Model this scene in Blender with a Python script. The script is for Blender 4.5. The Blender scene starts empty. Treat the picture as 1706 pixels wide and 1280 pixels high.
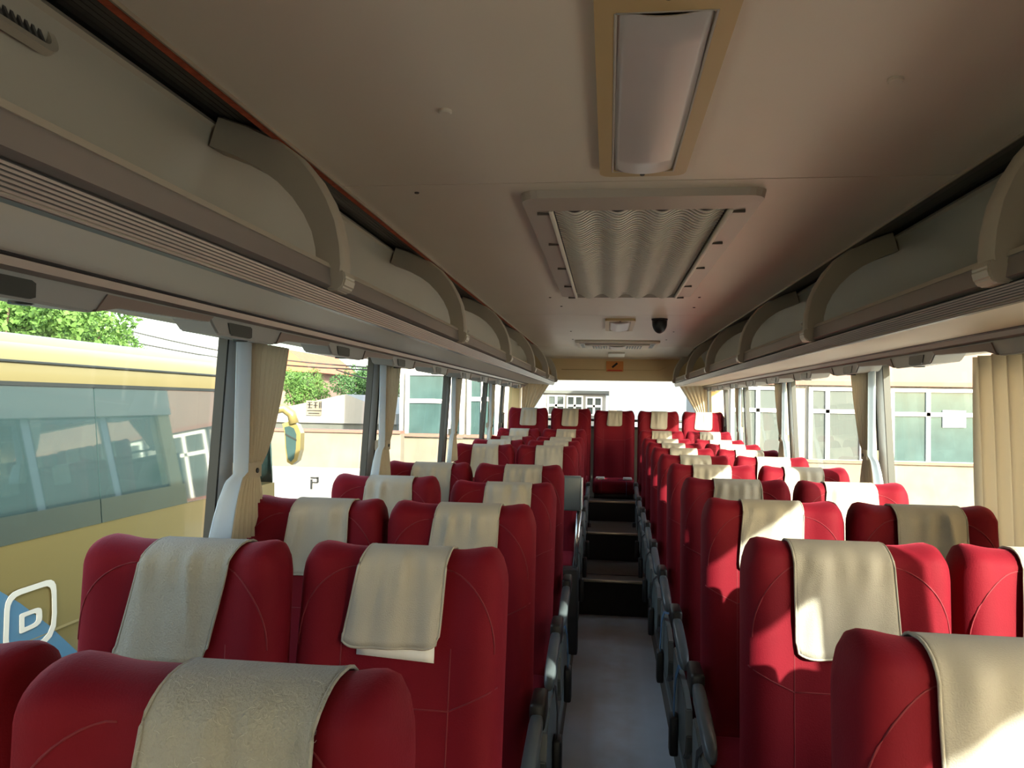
import bpy, bmesh, math, random
from math import sin, cos, pi, exp, radians, sqrt
from mathutils import Vector, Matrix
sc = bpy.context.scene
C = sc.collection
random.seed(7)

# ------------------------------------------------------------------ camera
CAM = Vector((-0.065, 0.0, 1.68))
FPX = 1281.0
_y, _p, _r = radians(-7.14), radians(1.354), radians(0.97)
FWD = Vector((sin(_y) * cos(_p), cos(_y) * cos(_p), sin(_p)))
_R0 = Vector((cos(_y), -sin(_y), 0)); _U0 = _R0.cross(FWD)
RGT = cos(_r) * _R0 + sin(_r) * _U0
UPV = -sin(_r) * _R0 + cos(_r) * _U0
cd = bpy.data.cameras.new('camera'); cam = bpy.data.objects.new('camera', cd); C.objects.link(cam)
cd.sensor_width = 36; cd.lens = 36 * FPX / 1706; cd.clip_start = 0.02; cd.clip_end = 500
M = Matrix.Identity(4)
for i in range(3):
    M[i][0] = RGT[i]; M[i][1] = UPV[i]; M[i][2] = -FWD[i]; M[i][3] = CAM[i]
cam.matrix_world = M
sc.camera = cam

def ray(px, py): return FWD + RGT * ((px - 853) / FPX) + UPV * ((640 - py) / FPX)
def atY(px, py, Y): d = ray(px, py); return CAM + d * ((Y - CAM.y) / d.y)
def atX(px, py, X): d = ray(px, py); return CAM + d * ((X - CAM.x) / d.x)

# ------------------------------------------------------------------ sky, sun, exposure
SUND = Vector((-0.38, 0.65, -0.27)).normalized()
w = bpy.data.worlds.new('sky'); sc.world = w; w.use_nodes = True
nt = w.node_tree; bg = nt.nodes['Background']
sky = nt.nodes.new('ShaderNodeTexSky'); sky.sky_type = 'NISHITA'; sky.sun_disc = False
sky.sun_elevation = radians(20); sky.sun_rotation = math.atan2(-SUND.x, -SUND.y)
sky.dust_density = 4.0; sky.air_density = 1.2
hz = nt.nodes.new('ShaderNodeMix'); hz.data_type = 'RGBA'; hz.blend_type = 'ADD'; hz.inputs['Factor'].default_value = 1.0
hz.inputs['B'].default_value = (1.35, 1.5, 1.6, 1)      # even white haze over the whole sky
nt.links.new(sky.outputs[0], hz.inputs['A']); nt.links.new(hz.outputs['Result'], bg.inputs[0]); bg.inputs[1].default_value = 0.5
sl = bpy.data.lights.new('sun', 'SUN'); so = bpy.data.objects.new('sun', sl); C.objects.link(so)
sl.energy = 12.5; sl.angle = radians(0.6); sl.color = (1.0, 0.91, 0.74)
so.rotation_euler = SUND.to_track_quat('-Z', 'Y').to_euler()
sc.view_settings.view_transform = 'Standard'; sc.view_settings.look = 'None'
sc.view_settings.gamma = 1.0; sc.view_settings.use_curve_mapping = False
sc.view_settings.exposure = 0.6
cy = sc.cycles
cy.max_bounces = 10; cy.diffuse_bounces = 6; cy.glossy_bounces = 4; cy.transmission_bounces = 6
cy.transparent_max_bounces = 16; cy.sample_clamp_indirect = 6.0
cy.caustics_reflective = False; cy.caustics_refractive = False
cy.use_denoising = True

# ------------------------------------------------------------------ materials
MATS = {}
def mat(name, col, rough=0.6, var=0.0, scale=20.0, bump=0.0, bscale=None, metal=0.0, sheen=0.0, spec=0.5,
        trans=0.0, coat=0.0, detail=4, stretch=None):
    m = bpy.data.materials.new(name); m.use_nodes = True; MATS[name] = m
    n = m.node_tree.nodes; l = m.node_tree.links; b = n['Principled BSDF']
    b.inputs['Roughness'].default_value = rough; b.inputs['Metallic'].default_value = metal
    b.inputs['Specular IOR Level'].default_value = spec
    b.inputs['Coat Weight'].default_value = coat
    if sheen:
        b.inputs['Sheen Weight'].default_value = sheen; b.inputs['Sheen Roughness'].default_value = 0.4
        b.inputs['Sheen Tint'].default_value = (min(1, col[0] * 1.5 + .45), min(1, col[1] * 2 + .06), min(1, col[2] * 2 + .10), 1)
    c4 = (*col, 1)
    tc = n.new('ShaderNodeTexCoord'); src = tc.outputs['Object']
    if stretch:
        mp = n.new('ShaderNodeMapping'); mp.inputs['Scale'].default_value = stretch
        l.new(src, mp.inputs[0]); src = mp.outputs[0]
    if var:
        nz = n.new('ShaderNodeTexNoise'); nz.inputs['Scale'].default_value = scale; nz.inputs['Detail'].default_value = detail
        l.new(src, nz.inputs['Vector'])
        mx = n.new('ShaderNodeMix'); mx.data_type = 'RGBA'
        mx.inputs['A'].default_value = tuple(max(0, x * (1 - var)) for x in col) + (1,)
        mx.inputs['B'].default_value = tuple(min(1, x * (1 + var)) for x in col) + (1,)
        l.new(nz.outputs['Fac'], mx.inputs['Factor']); l.new(mx.outputs['Result'], b.inputs['Base Color'])
    else:
        b.inputs['Base Color'].default_value = c4
    if bump:
        nb = n.new('ShaderNodeTexNoise'); nb.inputs['Scale'].default_value = bscale or scale * 6; nb.inputs['Detail'].default_value = 6
        l.new(src, nb.inputs['Vector'])
        bp = n.new('ShaderNodeBump'); bp.inputs['Strength'].default_value = bump; bp.inputs['Distance'].default_value = 0.01
        l.new(nb.outputs['Fac'], bp.inputs['Height']); l.new(bp.outputs[0], b.inputs['Normal'])
    if trans:
        tr = n.new('ShaderNodeBsdfTranslucent'); tr.inputs[0].default_value = c4
        ms = n.new('ShaderNodeMixShader'); ms.inputs[0].default_value = trans
        o = n['Material Output']; l.new(b.outputs[0], ms.inputs[1]); l.new(tr.outputs[0], ms.inputs[2]); l.new(ms.outputs[0], o.inputs[0])
    return m

def glass(name, tint, refl=0.08):
    m = bpy.data.materials.new(name); m.use_nodes = True; MATS[name] = m
    n = m.node_tree.nodes; l = m.node_tree.links; n.remove(n['Principled BSDF'])
    t = n.new('ShaderNodeBsdfTransparent'); t.inputs[0].default_value = (*tint, 1)
    g = n.new('ShaderNodeBsdfGlossy'); g.inputs['Roughness'].default_value = 0.0
    lw = n.new('ShaderNodeLayerWeight'); lw.inputs[0].default_value = 0.25
    mr = n.new('ShaderNodeMapRange'); mr.inputs['To Min'].default_value = refl * .3; mr.inputs['To Max'].default_value = refl * 2.5
    nz = n.new('ShaderNodeTexNoise'); nz.inputs['Scale'].default_value = 3.0
    l.new(lw.outputs['Fresnel'], mr.inputs['Value'])
    ms = n.new('ShaderNodeMixShader'); l.new(mr.outputs[0], ms.inputs[0]); l.new(t.outputs[0], ms.inputs[1]); l.new(g.outputs[0], ms.inputs[2])
    l.new(ms.outputs[0], n['Material Output'].inputs[0])
    return m

mat('plush', (0.125, 0.003, 0.010), 0.75, var=0.16, scale=9, bump=0.12, bscale=320, sheen=0.32, spec=0.15)
mat('piping', (0.135, 0.004, 0.012), 0.75, sheen=0.25)
mat('cloth', (0.43, 0.41, 0.36), 0.9, var=0.06, scale=14, bump=0.25, bscale=420, sheen=0.2, spec=0.1, trans=0.12)
mat('cloth_grey', (0.36, 0.36, 0.32), 0.9, var=0.07, scale=14, bump=0.5, bscale=260, sheen=0.3, spec=0.1, trans=0.12)
mat('lint', (0.50, 0.50, 0.45), 0.9)
mat('lining_white', (0.72, 0.74, 0.76), 0.85, spec=0.1)
mat('ceil', (0.78, 0.695, 0.565), 0.38, var=0.05, scale=2.2, bump=0.02, bscale=90, spec=0.35)
mat('panel', (0.50, 0.46, 0.37), 0.5, var=0.05, scale=3, bump=0.03, bscale=120)
mat('panel_under', (0.60, 0.53, 0.43), 0.55, var=0.04, scale=3, bump=0.04, bscale=150, stretch=(1, .2, 1))
mat('rail', (0.34, 0.30, 0.27), 0.32, var=0.05, scale=6, metal=0.35)
mat('rail_dark', (0.10, 0.095, 0.09), 0.4)
mat('bracket', (0.52, 0.46, 0.36), 0.4, var=0.04, scale=6, spec=0.5)
mat('black', (0.012, 0.012, 0.013), 0.45)
mat('slot', (0.03, 0.032, 0.03), 0.35, var=0.3, scale=40, stretch=(6, .05, 6))
mat('redtrim', (0.42, 0.08, 0.03), 0.7, var=0.7, scale=60)
mat('seam', (0.10, 0.08, 0.065), 0.7)
mat('header', (0.80, 0.62, 0.34), 0.55, var=0.05, scale=3)
mat('lampframe', (0.55, 0.39, 0.18), 0.38, var=0.06, scale=5)
mat('lens', (0.58, 0.51, 0.48), 0.3, var=0.06, scale=3, spec=0.35)
mat('grille', (0.86, 0.80, 0.68), 0.5)
mat('grilleframe', (0.50, 0.43, 0.36), 0.42, var=0.04, scale=4)
mat('greyplastic', (0.10, 0.125, 0.14), 0.32, var=0.08, scale=12, spec=0.5)
mat('greypanel', (0.13, 0.155, 0.155), 0.38, var=0.12, scale=9)
mat('darkmetal', (0.02, 0.021, 0.024), 0.4, metal=0.3)
mat('chrome', (0.55, 0.55, 0.55), 0.2, metal=1.0)
mat('belt_blue', (0.05, 0.13, 0.25), 0.8, var=0.2, scale=40)
mat('belt_black', (0.015, 0.016, 0.02), 0.8)
mat('curtain', (0.72, 0.65, 0.53), 0.85, var=0.05, scale=8, trans=0.5, spec=0.1)
mat('curtain_lining_skylit', (0.72, 0.79, 0.85), 0.85, trans=0.5, spec=0.1)  # skylight on the curtain edge is put into this pale blue
mat('wallpanel', (0.42, 0.42, 0.41), 0.6, var=0.05, scale=5)
mat('pillar', (0.50, 0.52, 0.54), 0.55, var=0.04, scale=4)
mat('pillartan', (0.62, 0.46, 0.22), 0.6, var=0.06, scale=6)
mat('rubber', (0.018, 0.022, 0.022), 0.5)
mat('psu', (0.36, 0.36, 0.35), 0.4, var=0.04, scale=9)
mat('psu_wedge', (0.26, 0.19, 0.165), 0.45)
mat('psu_lens', (0.05, 0.055, 0.05), 0.25)
mat('tread', (0.10, 0.085, 0.07), 0.55, var=0.2, scale=12)
mat('riser', (0.012, 0.012, 0.012), 0.7)
mat('nosing', (0.55, 0.47, 0.36), 0.3, metal=0.7)
mat('sticker_orange', (0.72, 0.28, 0.07), 0.5)
mat('sticker_red', (0.65, 0.06, 0.03), 0.5)
mat('white', (0.78, 0.78, 0.76), 0.5)
mat('busskin', (0.60, 0.50, 0.26), 0.35)
# outside
mat('ground', (0.30, 0.29, 0.27), 0.9, var=0.12, scale=.8, bump=0.1, bscale=30)
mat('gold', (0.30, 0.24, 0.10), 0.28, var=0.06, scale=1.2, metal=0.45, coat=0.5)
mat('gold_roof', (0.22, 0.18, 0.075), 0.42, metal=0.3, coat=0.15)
mat('busglass', (0.03, 0.055, 0.06), 0.03, spec=1.0, coat=1.0)
mat('emblem', (0.75, 0.75, 0.72), 0.35)
mat('blue_paint', (0.07, 0.20, 0.36), 0.35, coat=0.4)
mat('wall_pink', (0.21, 0.135, 0.112), 0.9, var=0.08, scale=2)
mat('wall_beige', (0.16, 0.14, 0.112), 0.9, var=0.55, scale=1.6, detail=8)
mat('wall_white', (0.26, 0.25, 0.235), 0.9, var=0.10, scale=2)
mat('brownledge', (0.20, 0.09, 0.07), 0.8)
mat('winframe', (0.75, 0.75, 0.73), 0.5)
mat('winpane', (0.035, 0.065, 0.068), 0.12, var=0.4, scale=3, spec=0.45)
mat('winblind', (0.05, 0.062, 0.06), 0.8, var=0.15, scale=6, stretch=(6, 1, .3))
mat('roof_red', (0.35, 0.11, 0.06), 0.85, var=0.2, scale=5)
mat('darkband', (0.08, 0.085, 0.08), 0.6, var=0.3, scale=2)
mat('leaf', (0.09, 0.19, 0.04), 0.7, var=0.45, scale=1.3, trans=0.3)
mat('leaf_dark', (0.055, 0.13, 0.04), 0.7, var=0.45, scale=1.3, trans=0.3)
mat('bark', (0.11, 0.08, 0.055), 0.9, var=0.3, scale=9)
mat('wire', (0.03, 0.03, 0.03), 0.7)
mat('concrete_pole', (0.32, 0.31, 0.29), 0.9)
glass('glass', (0.86, 0.93, 0.91), 0.035)
glass('glass_dusty', (0.83, 0.92, 0.89), 0.05)

# worn aisle vinyl: blue-grey with a scuffed brownish strip down the middle
def floor_mat():
    m = mat('vinyl', (0.60, 0.67, 0.76), 0.42, var=0.1, scale=8, bump=0.05, bscale=120)
    n = m.node_tree.nodes; l = m.node_tree.links; b = n['Principled BSDF']
    tc = n.new('ShaderNodeTexCoord'); sx = n.new('ShaderNodeSeparateXYZ'); l.new(tc.outputs['Object'], sx.inputs[0])
    a = n.new('ShaderNodeMath'); a.operation = 'ABSOLUTE'; l.new(sx.outputs[0], a.inputs[0])
    r = n.new('ShaderNodeMapRange'); r.inputs['From Min'].default_value = 0.16; r.inputs['From Max'].default_value = 0.06; l.new(a.outputs[0], r.inputs['Value'])
    nz = n.new('ShaderNodeTexNoise'); nz.inputs['Scale'].default_value = 7; nz.inputs['Detail'].default_value = 8; l.new(tc.outputs['Object'], nz.inputs['Vector'])
    mu = n.new('ShaderNodeMath'); mu.operation = 'MULTIPLY'; l.new(r.outputs[0], mu.inputs[0]); l.new(nz.outputs['Fac'], mu.inputs[1])
    old = b.inputs['Base Color'].links[0].from_socket
    mx = n.new('ShaderNodeMix'); mx.data_type = 'RGBA'; mx.inputs['B'].default_value = (0.36, 0.30, 0.25, 1)
    l.new(mu.outputs[0], mx.inputs['Factor']); l.new(old, mx.inputs['A']); l.new(mx.outputs['Result'], b.inputs['Base Color'])
floor_mat()

# ------------------------------------------------------------------ helpers
def link(name, me, parent=None, m=None):
    o = bpy.data.objects.new(name, me); C.objects.link(o)
    if parent is not None: o.parent = parent
    if m and not me.materials: me.materials.append(MATS[m])
    return o
def mesh(name, v, f, m=None, smooth=False):
    me = bpy.data.meshes.new(name); me.from_pydata([tuple(x) for x in v], [], f); me.update()
    bm = bmesh.new(); bm.from_mesh(me); bmesh.ops.recalc_face_normals(bm, faces=bm.faces); bm.to_mesh(me); bm.free()
    if smooth: me.polygons.foreach_set('use_smooth', [True] * len(me.polygons))
    if m: me.materials.append(MATS[m])
    return me
def mk(name, v, f, m, parent=None, smooth=False): return link(name, mesh(name, v, f, m, smooth), parent)
def tag(o, label, cat, group=None, kind=None):
    o['label'] = label; o['category'] = cat
    if group: o['group'] = group
    if kind: o['kind'] = kind
    return o
def empty(name, loc=(0, 0, 0)):
    o = bpy.data.objects.new(name, None); C.objects.link(o); o.location = loc; o.empty_display_size = .05; return o
def box_mesh(name, lo, hi, m, bevel=0.0, seg=2):
    bm = bmesh.new(); bmesh.ops.create_cube(bm, size=1)
    for v in bm.verts:
        for i in range(3): v.co[i] = lo[i] + (v.co[i] + .5) * (hi[i] - lo[i])
    if bevel: bmesh.ops.bevel(bm, geom=bm.edges[:], offset=bevel, segments=seg, profile=.5, affect='EDGES')
    me = bpy.data.meshes.new(name); bm.to_mesh(me); bm.free(); me.materials.append(MATS[m])
    if bevel: me.polygons.foreach_set('use_smooth', [True] * len(me.polygons)); me.set_sharp_from_angle(angle=radians(50))
    return me
def box(name, lo, hi, m, parent=None, bevel=0.0, seg=2): return link(name, box_mesh(name, lo, hi, m, bevel, seg), parent)
def prism(name, prof, axis, a, b, m, parent=None, smooth=False):
    """closed 2D profile swept along an axis: axis 'Y' takes (x,z), 'X' takes (y,z), 'Z' takes (x,y)"""
    n = len(prof); v = []
    for t in (a, b):
        for p, q in prof:
            v.append({'Y': (p, t, q), 'X': (t, p, q), 'Z': (p, q, t)}[axis])
    f = [(i, (i + 1) % n, n + (i + 1) % n, n + i) for i in range(n)] + [tuple(range(n))[::-1], tuple(range(n, 2 * n))]
    me = mesh(name, v, f, m)
    if smooth:
        me.polygons.foreach_set('use_smooth', [True] * len(me.polygons)); me.set_sharp_from_angle(angle=radians(35))
    return link(name, me, parent)
def tube_mesh(name, pts, r, m, sides=8, caps=True):
    pts = [Vector(p) for p in pts]; v = []; f = []
    rr = r if isinstance(r, (list, tuple)) else [r] * len(pts)
    ref = Vector((0, 0, 1))
    for i, p in enumerate(pts):
        d = (pts[min(i + 1, len(pts) - 1)] - pts[max(i - 1, 0)]).normalized()
        rf = ref if abs(d.z) < .9 else Vector((1, 0, 0))
        a = d.cross(rf).normalized(); b = d.cross(a).normalized()
        for k in range(sides):
            t = 2 * pi * k / sides; v.append(p + a * (cos(t) * rr[i]) + b * (sin(t) * rr[i]))
    for i in range(len(pts) - 1):
        for k in range(sides):
            f.append((i * sides + k, i * sides + (k + 1) % sides, (i + 1) * sides + (k + 1) % sides, (i + 1) * sides + k))
    if caps: f += [tuple(range(sides)), tuple(range((len(pts) - 1) * sides, len(pts) * sides))]
    return mesh(name, v, f, m, True)
def tube(name, pts, r, m, parent=None, sides=8): return link(name, tube_mesh(name, pts, r, m, sides), parent)
def strips(name, rows, m, parent=None, smooth=True, close=False, thick=0):
    """grid of points"""
    n = len(rows[0]); v = [p for r in rows for p in r]; f = []
    for i in range(len(rows) - 1):
        for k in range(n - 1 + (1 if close else 0)):
            f.append((i * n + k, i * n + (k + 1) % n, (i + 1) * n + (k + 1) % n, (i + 1) * n + k))
    o = mk(name, v, f, m, parent, smooth)
    if thick:
        s = o.modifiers.new('thickness', 'SOLIDIFY'); s.thickness = thick; s.offset = 0
    return o
def sm(a, b, x):
    t = max(0., min(1., (x - a) / (b - a))); return t * t * (3 - 2 * t)
def disc_mesh(name, r, h, m, axis='Z', seg=16):
    v = []; f = []
    for t, rr in ((0, r), (h * .7, r), (h, r * .8)):
        for k in range(seg):
            a = 2 * pi * k / seg
            p = (cos(a) * rr, sin(a) * rr, t)
            v.append(p if axis == 'Z' else ((p[2], p[0], p[1]) if axis == 'X' else (p[0], p[2], p[1])))
    for i in range(2):
        for k in range(seg): f.append((i * seg + k, i * seg + (k + 1) % seg, (i + 1) * seg + (k + 1) % seg, (i + 1) * seg + k))
    f += [tuple(range(seg)), tuple(range(2 * seg, 3 * seg))]
    return mesh(name, v, f, m, False)
ORD = ['', 'first', 'second', 'third', 'fourth', 'fifth', 'sixth', 'seventh', 'eighth', 'ninth', 'tenth', 'eleventh']
SIDE = {-1: 'shaded side', 1: 'sunny side'}

# ------------------------------------------------------------------ bus shell
Y0, Y1 = -2.0, 9.25
ZC = 2.28            # ceiling height over the aisle
PLAT = 0.20
XW, XT = 1.20, 1.15  # inside face of the side wall at the sill and at the window head
ZS, ZT = 0.98, 1.88  # sill and head

fl = box('floor', (-.30, Y0, -.06), (.30, 6.2, 0), 'vinyl'); tag(fl, 'blue-grey vinyl aisle floor with worn brownish middle', 'floor', kind='structure')
for s in (-1, 1):
    a, b = sorted((s * .27, s * 1.21))
    box('seat_platform', (a, Y0, -.1), (b, 7.9, PLAT), 'tread', fl)
    a, b = sorted((s * .262, s * .275))
    box('platform_edging', (a, Y0, PLAT - .03), (b, 6.2, PLAT + .006), 'greypanel', fl)
    a, b = sorted((s * .29, s * 1.20))
    box('raised_platform', (a, 7.05, PLAT), (b, 7.9, PLAT + .045), 'tread', fl)
box('bench_platform', (-1.2, 7.9, -.1), (1.2, Y1, .445), 'tread', fl)
for y, z, yb in ((6.2, .275, 7.02), (7.0, .52, 7.72), (7.7, .715, 8.05)):
    st = box('step', (-.29, y, -.05), (.29, yb, z), 'tread', fl)
    box('riser', (-.288, y - .006, -.04), (.288, y, z - .02), 'riser', st)
    box('nosing', (-.285, y - .012, z - .016), (.285, y + .012, z + .004), 'nosing', st, .004)
box('floor_seam', (-.28, 6.40, .274), (.28, 6.415, .278), 'black', fl)

pillars = {-1: [-.65, .73, 2.09, 3.47, 5.13, 6.78, 7.95], 1: [-.62, .65, 1.95, 3.61, 5.34, 7.07, 8.27]}
PW = .11
def wx(z): return XW + (XT - XW) * (z - ZS) / (ZT - ZS)
wn = 0
for s in (-1, 1):
    nm = 'left' if s < 0 else 'right'
    wl = prism('wall_' + nm, [(s * XW, -.1), (s * 1.26, -.1), (s * 1.27, ZS), (s * XW, ZS)], 'Y', Y0, Y1, 'wallpanel')
    tag(wl, 'grey side wall panel below the windows, ' + SIDE[s], 'wall', kind='structure')
    sk = prism('outer_skin', [(s * 1.262, -.75), (s * 1.275, -.75), (s * 1.285, ZS), (s * 1.272, ZS)], 'Y', Y0, Y1, 'busskin', wl)
    prism('window_sill', [(s * 1.15, ZS - .03), (s * 1.20, ZS - .03), (s * 1.20, ZS + .012), (s * 1.16, ZS + .012)], 'Y', Y0, Y1, 'greypanel', wl)
    # header above the windows, out of view above the rack too: closes the body
    hd = prism('header_panel', [(s * 1.035, 1.905), (s * 1.10, 1.876), (s * XT, ZT), (s * 1.25, ZT), (s * 1.25, 2.46), (s * 1.14, 2.46), (s * 1.14, 1.92)], 'Y', Y0, Y1, 'panel_under', wl)
    for y in pillars[s]:
        pr = prism('pillar', [(s * wx(ZS), ZS), (s * (wx(ZS) + .022), ZS), (s * (wx(ZT) + .022), ZT), (s * wx(ZT), ZT)], 'Y', y, y + PW, 'pillar', wl)
        prism('gasket', [(s * (wx(ZS) - .004), ZS), (s * (wx(ZS) + .024), ZS), (s * (wx(ZT) + .024), ZT), (s * (wx(ZT) - .004), ZT)], 'Y', y - .010, y, 'rubber', pr)
        prism('gasket', [(s * (wx(ZS) - .004), ZS), (s * (wx(ZS) + .024), ZS), (s * (wx(ZT) + .024), ZT), (s * (wx(ZT) - .004), ZT)], 'Y', y + PW, y + PW + .012, 'rubber', pr)
    # rear corner pillar
    prism('corner_pillar', [(s * 1.14, ZS), (s * 1.26, ZS), (s * 1.22, ZT + .02), (s * 1.10, ZT + .02)], 'Y', 9.0, Y1, 'pillartan', wl)
    ys = [Y0] + pillars[s] + [9.0]
    for i in range(len(ys) - 1):
        ya = ys[i] + (PW + .012 if i else 0); yb = ys[i + 1] - (.010 if i + 1 < len(ys) - 1 else 0)
        if i == 0:   # unseen solid panel, added to block light ahead of the first window
            prism('light_block_panel', [(s * wx(ZS), ZS), (s * (wx(ZS) + .05), ZS), (s * (wx(ZT) + .05), ZT), (s * wx(ZT), ZT)], 'Y', ya, yb, 'wallpanel', wl); continue
        wn += 1
        wo = empty('window_%d' % wn, (s * 1.215, (ya + yb) / 2, ZS))
        tag(wo, 'bus side window pane, %s from the front, %s' % (ORD[i], SIDE[s]), 'window', kind='structure')
        def L(x, y, z): return (x - s * 1.215, y - (ya + yb) / 2, z - ZS)
        xa, xb = s * 1.228, s * 1.185
        v = [L(xa, ya, ZS), L(xa, yb, ZS), L(xb, yb, ZT), L(xb, ya, ZT)]
        v += [(p[0] + s * .006, p[1], p[2]) for p in v]
        # a single sheet of glass (its own tint and reflection live in the material)
        mk('glass', v[:4], [(0, 1, 2, 3)], 'glass', wo)
        prism('lower_frame', [(L(s * 1.20, 0, ZS)[0], .012), (L(s * 1.24, 0, ZS)[0], .012), (L(s * 1.238, 0, 0)[0], .03), (L(s * 1.20, 0, 0)[0], .03)], 'Y', ya - (ya + yb) / 2, yb - (ya + yb) / 2, 'rubber', wo)

# ceiling: roof slab with three lining panels, joints recessed between them
cl = box('ceiling', (-1.25, Y0, 2.46), (1.25, Y1, 2.52), 'busskin'); tag(cl, 'brownish cream roof lining over the aisle', 'ceiling', kind='structure')
EX = .82
seams = [Y0, 2.077, 5.23, 8.1]
for i in range(3):
    me = prism('lining_panel', [(-EX, ZC), (-EX, ZC + .02), (EX, ZC + .02), (EX, ZC)], 'Y', seams[i] + .003, seams[i + 1] - .003, 'ceil', cl)
mk('lining_panel', [(-EX, 8.103, ZC), (EX, 8.103, ZC), (EX, Y1 - .05, 2.21), (-EX, Y1 - .05, 2.21), (-EX, 8.103, ZC + .02), (EX, 8.103, ZC + .02), (EX, Y1 - .05, 2.23), (-EX, Y1 - .05, 2.23)],
   [(0, 1, 2, 3), (7, 6, 5, 4), (0, 4, 5, 1), (1, 5, 6, 2), (2, 6, 7, 3), (3, 7, 4, 0)], 'ceil', cl)
for y in seams[1:]: box('joint_strip', (-EX, y - .01, ZC + .006), (EX, y + .01, ZC + .018), 'seam', cl)
box('ceiling_backing', (-EX, Y0, ZC + .03), (EX, Y1, ZC + .05), 'seam', cl)
for s in (-1, 1):
    tr = prism('trim_%d' % (1 if s < 0 else 2), [(s * (EX - .004), ZC - .006), (s * (EX + .016), ZC - .006), (s * (EX + .016), ZC + .02), (s * (EX - .004), ZC + .02)], 'Y', Y0, 8.9, 'redtrim' if s < 0 else 'rail_dark')
    tag(tr, 'thin rust-red edging along the ceiling, shaded side' if s < 0 else 'thin dark edging along the ceiling, sunny side', 'trim', kind='structure')
    prism('metal_bead', [(s * (EX - .008), ZC - .008), (s * (EX - .004), ZC - .008), (s * (EX - .004), ZC), (s * (EX - .008), ZC)], 'Y', Y0, 8.9, 'nosing', tr)

# rear wall
rw = box('wall_rear', (-1.25, Y1, -.75), (1.25, Y1 + .06, 1.38), 'tread'); tag(rw, 'rear wall of the coach behind the bench seats', 'wall', kind='structure')
hp = mk('header_panel', [(-1.16, 9.12, 1.955), (1.16, 9.12, 1.955), (1.16, 9.19, 2.235), (-1.16, 9.19, 2.235), (-1.16, Y1 + .06, 1.955), (1.16, Y1 + .06, 1.955), (1.16, Y1 + .06, 2.46), (-1.16, Y1 + .06, 2.46)],
        [(0, 1, 2, 3), (4, 7, 6, 5), (0, 4, 5, 1), (1, 5, 6, 2), (2, 6, 7, 3), (3, 7, 4, 0)], 'header', rw)
tube('panel_groove', [(-.62, 9.135, 2.08), (.52, 9.135, 2.08), (.60, 9.145, 2.12)], .0025, 'pillartan', rw, 6)
box('window_rail', (-1.1, 9.16, 1.47), (1.1, 9.20, 1.50), 'rubber', rw, .008)
wn += 1
wo = empty('window_%d' % wn, (0, Y1 + .03, 1.38)); tag(wo, 'wide rear window above the bench seats', 'window', kind='structure')
mk('glass', [(-1.16, 0, 0), (1.16, 0, 0), (1.16, 0, .6), (-1.16, 0, .6)], [(0, 1, 2, 3)], 'glass', wo)
box('lower_frame', (-1.16, -.02, 0), (1.16, .02, .03), 'rubber', wo)
# unseen coach front: wall raised and windscreen shrunk to cut frontal light
fw = box('wall_front', (-1.25, Y0 - .06, -.75), (1.25, Y0, 1.30), 'wallpanel'); tag(fw, 'unseen front wall of the coach, raised to block frontal light', 'wall', kind='structure')
box('header_panel', (-1.25, Y0 - .06, 1.75), (1.25, Y0, 2.46), 'panel', fw)
for s in (-1, 1): box('pillar', (s * 1.05 - .21, Y0 - .06, 1.30), (s * 1.05 + .21, Y0, 1.75), 'wallpanel', fw)  # widened to close in the windscreen against frontal light
wn += 1
wo = empty('window_%d' % wn, (0, Y0 - .03, 1.30)); tag(wo, 'unseen windscreen at the front, narrowed to cut frontal light', 'window', kind='structure')
mk('glass', [(-.84, 0, 0), (.84, 0, 0), (.84, 0, .45), (-.84, 0, .45)], [(0, 1, 2, 3)], 'glass', wo)

# ------------------------------------------------------------------ luggage racks
RK, RZ = .69, 1.89
def bracket_mesh(s):
    # outline in (x,z), inner edge then outer edge, given a rounded nose along the aisle face
    cl_ = [(.672, 1.945), (.668, 1.985), (.672, 2.03), (.684, 2.085), (.705, 2.135), (.735, 2.185), (.775, 2.232), (.83, 2.272), (.90, 2.305), (.97, 2.33)]
    inn = [(.735, 1.945), (.726, 1.985), (.728, 2.02), (.738, 2.06), (.758, 2.10), (.785, 2.138), (.822, 2.175), (.868, 2.208), (.922, 2.236), (.99, 2.262)]
    W = .034; v = []; f = []
    ring = [(0, -W), (.10, -W * .98), (1, -W * .9), (1, W * .9), (.10, W * .98), (0, W)]
    # aisle face slightly domed
    prof = [(.02, -W), (-.05, -W * .82), (-.07, 0), (-.05, W * .82), (.02, W), (1, W), (1, -W)]
    n = len(prof)
    for (ox, oz), (ix, iz) in zip(cl_, inn):
        for t, y in prof: v.append((s * (ox + (ix - ox) * t), y, oz + (iz - oz) * t))
    for i in range(len(cl_) - 1):
        for k in range(n): f.append((i * n + k, i * n + (k + 1) % n, (i + 1) * n + (k + 1) % n, (i + 1) * n + k))
    f += [tuple(range(n)), tuple(range((len(cl_) - 1) * n, len(cl_) * n))]
    me = mesh('bracket', v, f, 'bracket'); me.polygons.foreach_set('use_smooth', [True] * len(me.polygons)); me.set_sharp_from_angle(angle=radians(40))
    # foot cap hooked over the rail
    fv = prism_foot(s)
    return me, fv
def prism_foot(s):
    pr = [(.655, 1.955), (.66, 1.935), (.672, 1.925), (.70, 1.925), (.712, 1.945), (.712, 1.965), (.66, 1.972)]
    W = .036; n = len(pr); v = [(s * x, y, z) for y in (-W, W) for x, z in pr]
    f = [(i, (i + 1) % n, n + (i + 1) % n, n + i) for i in range(n)] + [tuple(range(n))[::-1], tuple(range(n, 2 * n))]
    me = mesh('bracket_foot', v, f, 'bracket')
    bm = bmesh.new(); bm.from_mesh(me); bmesh.ops.bevel(bm, geom=bm.edges[:], offset=.004, segments=2, affect='EDGES'); bm.to_mesh(me); bm.free()
    return me
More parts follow.
